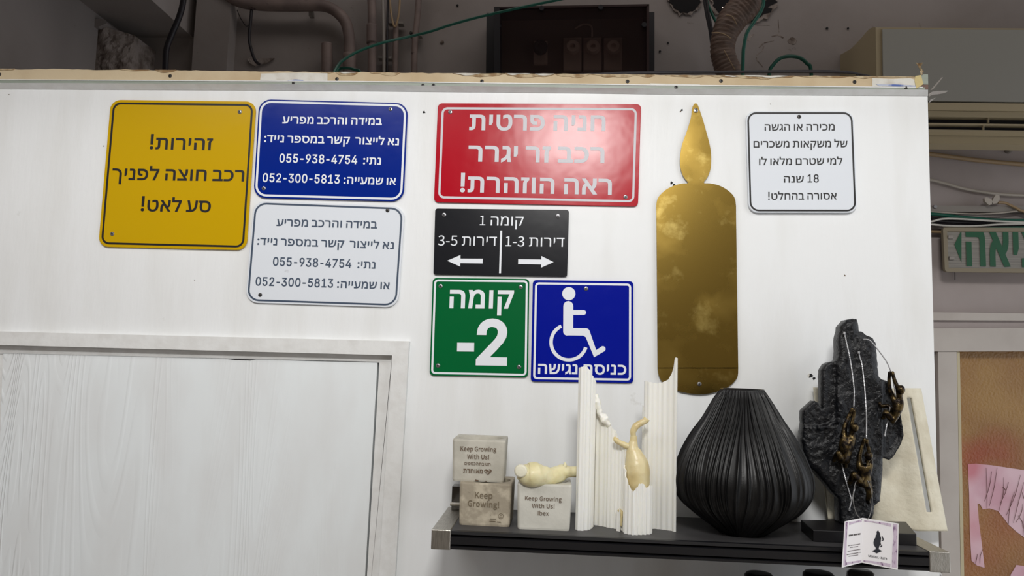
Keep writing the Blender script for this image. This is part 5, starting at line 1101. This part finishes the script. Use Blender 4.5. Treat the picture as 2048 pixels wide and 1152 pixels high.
bgtube('green_hose', [(1518, -30), (1527, 0), (1522, 22), (1508, 44), (1494, 66), (1488, 92), (1486, 120), (1484, 230)], 3.6, M_hoseg, 'green hose coming out of the hole right of the taped duct', 'hose', d=-.55)
bgtube('green_hose', [(1405, -30), (1415, 5), (1424, 28), (1434, 48), (1460, 100), (1478, 140), (1500, 230)], 2.8, M_hoseg, 'green hose passing behind the taped duct', 'hose', d=-.70)
for k, (a, b) in enumerate(((1405, 0), (1410, 1))):
    bgtube('black_cable', [(a, -30), (a+6, 20), (a+14, 60), (a+20, 100), (a+30, 142), (a+40, 230)], 2.6, M_hosek, 'black cable left of the taped duct, the '+('outer' if k == 0 else 'inner')+' one', 'cable', 'black cables by the duct', d=-.69+k*.012)
for k in range(3):
    bgtube('black_cable', [(1126+40*k, 149.5+k*.3, -.015-.012*k), (1250, 147-k, -.02-.012*k), (1450, 145-k, -.02-.012*k), (1620, 144.5-k*1.5, -.02-.012*k), (1700, 146-k, -.02-.012*k), (1742-12*k, 153, -.02-.012*k)], 1.9, M_hosek,
           ('lowest', 'middle', 'topmost')[k]+' of the flat black cables lying on the partition top', 'cable', 'black cables along the partition top')
bgtube('black_cable', [(980, 151), (1060, 150.6), (1126, 150)], .8, M_hosek, 'thin dark wire end on the partition top below the meter box', 'cable', d=-.015)

# meter box
mb = thing('meter_box', W(1145, 150, -.6), 'dark meter box with a smoked brown cover over round fuses', 'fuse box')
BB = 260
obj('back_box', strip([(973, 26), (1309, 24), (1309, BB), (971, BB)], -.75, -.66), M_boxk, mb)
obj('side_wall', strip([(988, 14), (999, 14), (999, BB), (988, BB)], -.66, -.55), M_boxk, mb)
obj('inner_board', strip([(995, 20), (1292, 15), (1292, BB), (995, BB)], -.66, -.645), M_boxi, mb)
obj('smoked_cover', strip([(988, 14), (1298, 8.5), (1298, BB), (987, BB)], -.575, -.57), M_amberbox, mb)
obj('cover_rim', join(strip([(988, 13.5), (1298, 8), (1298, 12), (988, 17.5)], -.66, -.568), strip([(1293, 8.2), (1298.5, 8), (1298.5, BB), (1293, BB)], -.66, -.568)), mat('smoked_rim', (52, 38, 38), .35), mb)
for x, y in ((1083, 17), (1201, 15), (997, 52), (1288, 50)): obj('cover_bolt', lathe([(.008, 0), (.007, .004)], W(x, y, -.568), 14, 'y'), M_boxk, mb)
for k, (x, w) in enumerate(((1081, 14), (1145, 18), (1185, 18), (1226, 18))):
    b = obj('fuse_holder', strip([(x-w, 76 if k else 82), (x+w, 75 if k else 82), (x+w, 140 if k else 127), (x-w, 140 if k else 127)], -.645, -.63), M_fuse, mb)
    c = W(x, 97, -.63); obj('fuse_cap', lathe([(.021, 0), (.021, .012), (.017, .018), (.008, .018), (.007, .012), (.002, .012)], c, 24, 'y'), M_fuse if k else M_boxk, mb)
obj('busbar', tube([W(1150, 57, -.63), W(1165, 49, -.63), W(1182, 52, -.63), W(1184, 74, -.63)], .003, 8, 6), M_fuse, mb, smooth=True)
for k, (x, y, r) in enumerate(((884, 84, 4.2), (915, 11, 2.4), (1336, 86, 2), (1320, 103, 2.4), (1654, 57, 2.6), (1696, 57, 2.2))):
    c = W(x, y, -.7485)
    obj('wall_plug', lathe([(r*.0015, 0), (r*.0014, .002), (r*.0006, .003)], c, 14, 'y'), M_rough if k == 0 else M_slot, label=('round brown plug hole right of the clipped pipe', 'small dark hole above the green hose', 'upper small hole right of the meter box', 'lower small hole right of the meter box', 'dark screw hole in open plaster above the ledge', 'dark screw hole nearest the air conditioner')[k], cat='wall hole')
def ragged(cx, cy, r, n, seed, sx=1):
    return [(cx+sx*r*(1+.28*noise.noise(Vector((seed, i*.7, 0))))*math.cos(2*math.pi*i/n), cy+r*(1+.28*noise.noise(Vector((seed+5, i*.7, 0))))*math.sin(2*math.pi*i/n)) for i in range(n)]
def hole(cx, cy, r, seed, label, sx=1):
    t = thing('wall_hole', W(cx, cy, -.745), label, 'wall hole')
    obj('broken_rim', prism([W(x, y, -.744) for x, y in ragged(cx, cy, r*1.12, 40, seed, sx)], (0, .006, 0)), M_rough, t)
    obj('hole_depth', prism([W(x, y, -.742) for x, y in ragged(cx, cy, r, 40, seed+2, sx)], (0, .004, 0)), M_dark, t)
    return t
hole(1371, -6, 31, 2, 'dark broken hole between meter box and duct')
hh = hole(1487, -2, 44, 9, 'large dark hole the taped duct comes out of', 1.4)
obj('daylight', prism([W(x, y, -.735) for x, y in ((1501, 13), (1514.5, 12.5), (1512, 29), (1506, 29.5), (1503.5, 24))], (0, .003, 0)), M_glow, hh, label='bright daylight through the hole')
obj('daylight', prism([W(x, y, -.735) for x, y in ((1444.5, 14), (1448.5, 13.5), (1446.5, 19))], (0, .003, 0)), M_glow, hh, label='small bright daylight spot')
obj('plaster_scar', join(*[prism([W(x, y, -.7495) for x, y in P], (0, .0008, 0)) for P in (
    [(1494, 80), (1500, 71), (1508, 67), (1509, 70), (1502, 75), (1500, 82), (1495, 82)], [(1543, 72), (1556, 68), (1568, 75), (1566, 77), (1556, 71), (1545, 74)], [(1517, 95), (1526, 86), (1528, 88), (1519, 96)], [(1528, 85), (1548, 81), (1548, 82), (1528, 87)],
    [(1557, 38), (1559, 65), (1557.5, 65), (1556, 40)], [(1512, 50), (1540, 50), (1540, 51), (1512, 51)], [(1529, 92), (1526, 102), (1513, 112), (1515, 120), (1527, 134), (1526, 135), (1513, 121), (1511, 111), (1524, 101), (1527, 92)])]), M_rough,
    label='cracks and scars in the plaster right of the duct', cat='wall damage')
obj('plaster_scar', prism([W(x, y, -.749) for x, y in ragged(1585, 82, 7, 16, 31, 1.3)], (0, .001, 0)), M_rough, label='small round chipped pit above the green arch', cat='wall damage')
# taped duct
du = thing('taped_duct', W(1455, 145, -.6), 'crumpled brown tape-wrapped duct dropping from the hole', 'duct')
dpts = [(1530, -40), (1505, -8), (1488, 14), (1466, 38), (1450, 68), (1445, 100), (1452, 130), (1466, 165), (1490, 240)]
def duct():
    P = [W(x, y, -.60) for x, y in dpts]; V, Fc = tube(P, [.036, .038, .042, .041, .036, .034, .035, .037, .037], 28, 14)
    SP, R = smoothpath(P, [1]*len(P), 14); out = []
    for i, v in enumerate(V):
        k = i//28; c = SP[k]; out.append(c+(v-c)*(1+.035*math.sin(k*1.9)+.06*noise.noise(v*28)+.03*noise.noise(v*80)))
    return out, Fc
obj('duct_skin', duct(), M_duct, du, smooth=True)
bgtube('tape_edge', [(1423, 66, -.56), (1435, 65, -.555), (1450, 69, -.555), (1462, 77, -.56)], 1.0, M_cabtan, None, None, parent=du)
bgtube('tape_edge', [(1452, 30, -.555), (1464, 33, -.55), (1474, 50, -.555)], .8, M_cabtan, None, None, parent=du)
bgtube('tape_edge', [(1448, 100, -.556), (1460, 122, -.556), (1470, 140, -.56)], .8, M_cabtan, None, None, parent=du)

# air conditioner
ac = thing('air_conditioner', W(1950, 230, -.5), 'old beige wall air conditioner behind the right end of the partition', 'air conditioner')
XA = W(1752, 100, -.5).x; XE = XA+.88
def zc(px, py, d): return W(px, py, d).z
pf = [(.50, zc(1760, 55, -.5)), (.52, zc(1752, 55, -.52)), (.54, zc(1742, 58, -.54)), (.56, zc(1733, 64, -.56)), (.58, zc(1727, 71, -.58)), (.60, zc(1722, 78, -.60)), (.62, zc(1717, 84, -.62)), (.64, zc(1712, 90, -.64)), (.67, zc(1708, 95, -.66)), (.75, zc(1708, 96, -.70)), (.75, zc(1950, 286, -.72)), (.60, zc(1950, 268, -.6)), (.535, zc(1950, 262, -.56)), (.515, zc(1950, 205, -.5)), (.50, zc(1950, 204, -.5))]
obj('body', loftx(pf, XA, XE), M_acc, ac)
obj('front_panel', prism([W(1765, 58, -.495), Vector((XE-.02, .495, W(1765, 58, -.495).z)), Vector((XE-.02, .495, W(1950, 203, -.495).z)), Vector((W(1765, 100, -.495).x, .495, W(1950, 203, -.495).z))], (0, .01, 0)), M_ac, ac)
def acband(y0, y1, d0, d1, m, nm): return obj(nm, prism([Vector((XA+.01, -d1, zc(1950, y0, d1))), Vector((XE-.01, -d1, zc(1950, y0, d1))), Vector((XE-.01, -d1, zc(1950, y1, d1))), Vector((XA+.01, -d1, zc(1950, y1, d1)))], (0, d1-d0, 0)), m, ac)
acband(206, 221, -.53, -.492, M_acc, 'lower_bezel'); acband(223, 234, -.54, -.497, M_acc, 'lower_bezel')
acband(235, 263, -.56, -.520, M_dark, 'air_slot'); acband(247, 250, -.53, -.50, M_acc, 'louvre'); acband(260, 263.5, -.54, -.505, M_acc, 'louvre')
acband(270, 288, -.60, -.545, M_acc, 'bottom_lip')
for x, y in ((1976, 242), (1966, 256)): obj('louvre_pin', tube([W(x, y-5, -.505), W(x, y+4, -.505)], .003, 8, 1), M_acc, ac)

# cables on the right bay
bgtube('wall_cable', [(1820, 303), (1860, 308), (1905, 314), (1960, 321), (2048, 329), (2150, 336)], 4.4, M_cabtan, 'thick tan cable under the air conditioner', 'cable', d=-.735)
bgtube('wall_cable', [(1820, 352), (1862, 360), (1890, 367), (1930, 378), (1985, 387), (2048, 391), (2150, 394)], 3, M_cabgr, 'greyish cable sagging below the tan one', 'cable', d=-.735)
obj('trunking', strip([(1820, 411), (2150, 413), (2150, 425), (1820, 423)], -.75, -.725), M_tray, label='flat grey metal trunking above the exit light', cat='trunking')
bgtube('wall_cable', [(1996, 405), (2010, 406), (2030, 415), (2050, 424), (2120, 440)], 2.6, M_cabtan, 'beige cable crossing down over the trunking', 'cable', d=-.715)
obj('tape_bow', join(*[prism([W(x, y, -.70) for x, y in P], (0, .01, 0)) for P in ([(1978, 410), (1970, 403), (1969, 396), (1974, 394), (1984, 399), (1986, 408)], [(1984, 408), (1986, 398), (1992, 389), (1999, 390), (2000, 398), (1995, 406)])]), M_cabgr, label='crumpled grey tape bow tied on the trunking', cat='tape')
bgtube('wall_cable', [(1820, 425), (1863, 424), (1900, 426), (1950, 428), (2000, 426), (2048, 421), (2150, 415)], 1.6, M_cabgr, 'thin pale wire just beneath the trunking', 'cable', d=-.72)
bgtube('wall_cable', [(1820, 428), (1863, 428), (1900, 432), (1950, 437), (1985, 440), (2048, 441), (2150, 441)], 3.6, M_hoseg, 'green cable sloping down beside the thin pale wire', 'cable', d=-.71)
for k, (y0, y1) in enumerate(((434, 441), (440, 444), (447, 450))):
    bgtube('wall_cable', [(1820, y0), (1863, y0+2), (1950, y1+2), (2048, y1+3), (2150, y1+3)], 3, M_hosek if k else M_dark, ('upper', 'middle', 'lower')[k]+' black cable in the bundle above the exit light', 'cable', 'black cables above the exit light', d=-.715)
bgtube('wall_cable', [(1820, 450), (1863, 443), (1885, 438), (1920, 438), (1985, 442), (2048, 445), (2150, 447)], 2.0, M_cabw, 'upper white cable arching over the exit light', 'cable', d=-.695)
bgtube('wall_cable', [(1820, 447), (1863, 449), (1900, 452), (1950, 452), (2000, 449), (2048, 448), (2150, 446)], 2.0, M_cabw, 'lower white cable resting on the exit light', 'cable', d=-.692)
bgtube('wall_cable', [(1820, 461), (1860, 463), (1890, 464), (1900, 464)], 3, M_cabtan, 'short tan cable running into the left of the exit light', 'cable', d=-.72)
bgtube('wall_cable', [(1960, 458), (2000, 456), (2048, 455), (2150, 453)], 2.5, M_hoseg, 'green cable along the top edge of the exit light', 'cable', d=-.688)
obj('bolt', lathe([(.012, 0), (.010, .01), (.006, .022), (.003, .024)], W(2016, 300, -.75), 12, 'y'), M_tray, label='grey bolt head in the wall under the air conditioner', cat='bolt')
obj('bolt', lathe([(.006, 0), (.005, .006)], W(1869, 414, -.725), 16, 'y'), M_screw, label='small domed bolt at the trunking end', cat='bolt')

# exit light
ex = thing('exit_light', W(2050, 545, -.7), 'old beige exit light with green Hebrew letters and an arrow', 'exit sign')
qe = [(1886, 455), (2170, 456), (2172, 547), (1890, 543.5)]
obj('housing', hexa([W(*p, -.68) for p in qe], [W(*p, -.75) for p in qe]), M_exitf, ex)
fr = ring(qe, 0, 8, 6, -.672); obj('frame', (fr[0]+[v+Vector((0, .012, 0)) for v in fr[0]], fr[1]+[tuple(len(fr[0])+i for i in f) for f in fr[1]]+[(i, (i+1) % 28, 56+(i+1) % 28, 56+i) for i in range(28)]+[(28+i, 28+(i+1) % 28, 84+(i+1) % 28, 84+i) for i in range(28)]), M_exitf, ex)
obj('lens', prism([W(*p, -.676) for p in inset(qe, 7)], (0, .004, 0)), M_exit, ex)
px, fc = lettering_px('יציאה', (1933, 528), (2102, 531.5), 68, bold=30, ref=475)
obj('lettering', ([W(p[0], p[1], -.674) for p in px], fc), M_exitg, ex)
obj('arrow', prism([W(x, y, -.6745) for x, y in ((1909, 489), (1923, 461), (1923, 524))], (0, .0006, 0)), M_exitg, ex)
for x, y in ((1901, 474), (1903, 516)): obj('catch', strip([(x-4, y-3), (x+6, y-3), (x+6, y+3), (x-4, y+3)], -.69, -.669), M_tray, ex)
obj('wall_cable', tube([W(1910, 540, -.745), W(1910, 560, -.745)], .001, 6, 1), M_hosek, label='fine dark wire below the left corner of the exit light', cat='cable')

# glazed door at the right
dr = thing('door_2', W(1990, 1200, -.75), None, None); dr['kind'] = 'structure'
YB = 1500
obj('ledge', strip([(1820, 624), (2200, 629), (2200, 642), (1820, 640)], -.75, -.72), M_jamb, dr)
obj('ledge_band', strip([(1820, 640), (2200, 642), (2200, 656), (1820, 657)], -.75, -.735), M_rwall, dr)
obj('header', strip([(1820, 657), (2200, 655), (2200, 702), (1820, 703)], -.78, -.725), M_jamb, dr)
obj('jamb', strip([(1876, 703), (1913.5, 703), (1913.5+7.5*(YB-703)/449, YB), (1876+8*(YB-703)/449, YB)], -.78, -.73), M_jamb, dr)
obj('glazing_bead', strip([(1914, 703), (1919.5, 704), (1919.5+9*(YB-703)/449, YB), (1914+8*(YB-703)/449, YB)], -.78, -.735), M_bead, dr)
obj('glass', strip([(1820, 700), (2200, 700), (2230, YB), (1820, YB)], -.785, -.775), M_glass, dr, label='amber textured glass with red spray stains')
Z6 = lambda x, y: (1840+x/2.087, 600+y/2.087)
DG = -.7735
obj('paper_remnant', prism([W(*Z6(x, y), DG) for x, y in ((200, 685), (232, 683), (300, 690), (434, 710), (560, 728), (560, 1060), (480, 1010), (434, 990), (400, 965), (370, 938), (345, 905), (325, 880), (290, 870), (262, 874), (250, 852), (240, 850), (246, 925), (258, 1020), (270, 1118), (238, 1108), (215, 1088), (208, 960), (205, 800))], (0, .001, 0)), M_pinkp, dr)
obj('paper_remnant', prism([W(*Z6(x, y), DG) for x, y in ((378, 1148), (392, 1125), (402, 1106), (434, 1110), (560, 1125), (560, 1400), (410, 1400))], (0, .001, 0)), M_pinkp, dr)
bl = []
random.seed(5)
for (x0, y0, x1, y1) in ((276, 700, 280, 870), (322, 700, 290, 860), (300, 715, 270, 840), (350, 740, 330, 880), (335, 850, 370, 760), (420, 730, 360, 900), (395, 800, 370, 935), (434, 760, 390, 930), (430, 850, 400, 930), (360, 800, 345, 780), (410, 900, 430, 950), (465, 740, 430, 990), (500, 760, 470, 990), (262, 1040, 250, 1100), (240, 1060, 232, 1100), (425, 800, 434, 830)):
    a, b = Z6(x0, y0), Z6(x1, y1); mx, my = (a[0]+b[0])/2+random.uniform(-4, 4), (a[1]+b[1])/2
    P = [W(a[0], a[1], DG+.0014), W(mx, my, DG+.0014), W(b[0], b[1], DG+.0014)]
    bl.append(tube(P, [.0004, .0008, .0005], 4, 5))
obj('branch_print', join(*bl), M_branch, dr, kind='stuff')
# red spray stains on glass via the glass material itself
def spray(m, pts, col):
    nt = m.node_tree; N = nt.nodes; L = nt.links; b = N['Principled BSDF']
    src = b.inputs['Base Color'].links[0].from_socket; g_ = N.new('ShaderNodeNewGeometry'); nz = N.new('ShaderNodeTexNoise'); nz.inputs['Scale'].default_value = 6; L.new(g_.outputs['Position'], nz.inputs['Vector'])
    for (c, r, s) in pts:
        vm = N.new('ShaderNodeVectorMath'); vm.operation = 'DISTANCE'; vm.inputs[1].default_value = c; L.new(g_.outputs['Position'], vm.inputs[0])
        ad = N.new('ShaderNodeMath'); ad.operation = 'MULTIPLY_ADD'; ad.inputs[1].default_value = .10; L.new(nz.outputs[0], ad.inputs[0]); L.new(vm.outputs['Value'], ad.inputs[2])
        mr = N.new('ShaderNodeMapRange'); mr.inputs[1].default_value = r+.05; mr.inputs[2].default_value = .05; mr.inputs[3].default_value = 0; mr.inputs[4].default_value = s; L.new(ad.outputs[0], mr.inputs[0])
        mx = N.new('ShaderNodeMix'); mx.data_type = 'RGBA'; L.new(mr.outputs[0], mx.inputs[0]); L.new(src, mx.inputs[6]); mx.inputs[7].default_value = (*srgb(col), 1); src = mx.outputs[2]
    L.new(src, b.inputs['Base Color'])
spray(M_glass, [(W(1945, 915, DG), .06, .6), (W(2005, 905, DG), .09, .55), (W(2030, 1040, DG), .16, .5), (W(1960, 1120, DG), .12, .4)], (150, 56, 40))
spray(M_pinkp, [(W(1942, 935, DG), .05, .7), (W(1944, 1050, DG), .07, .45)], (190, 90, 104))
bgtube('white_cable', [(1868, 1140, -.05), (1876, 1144, -.07), (1882, 1152, -.10), (1886, 1175, -.12)], 2.5, M_cabw, 'white cable end hanging below the right shelf arm', 'cable')
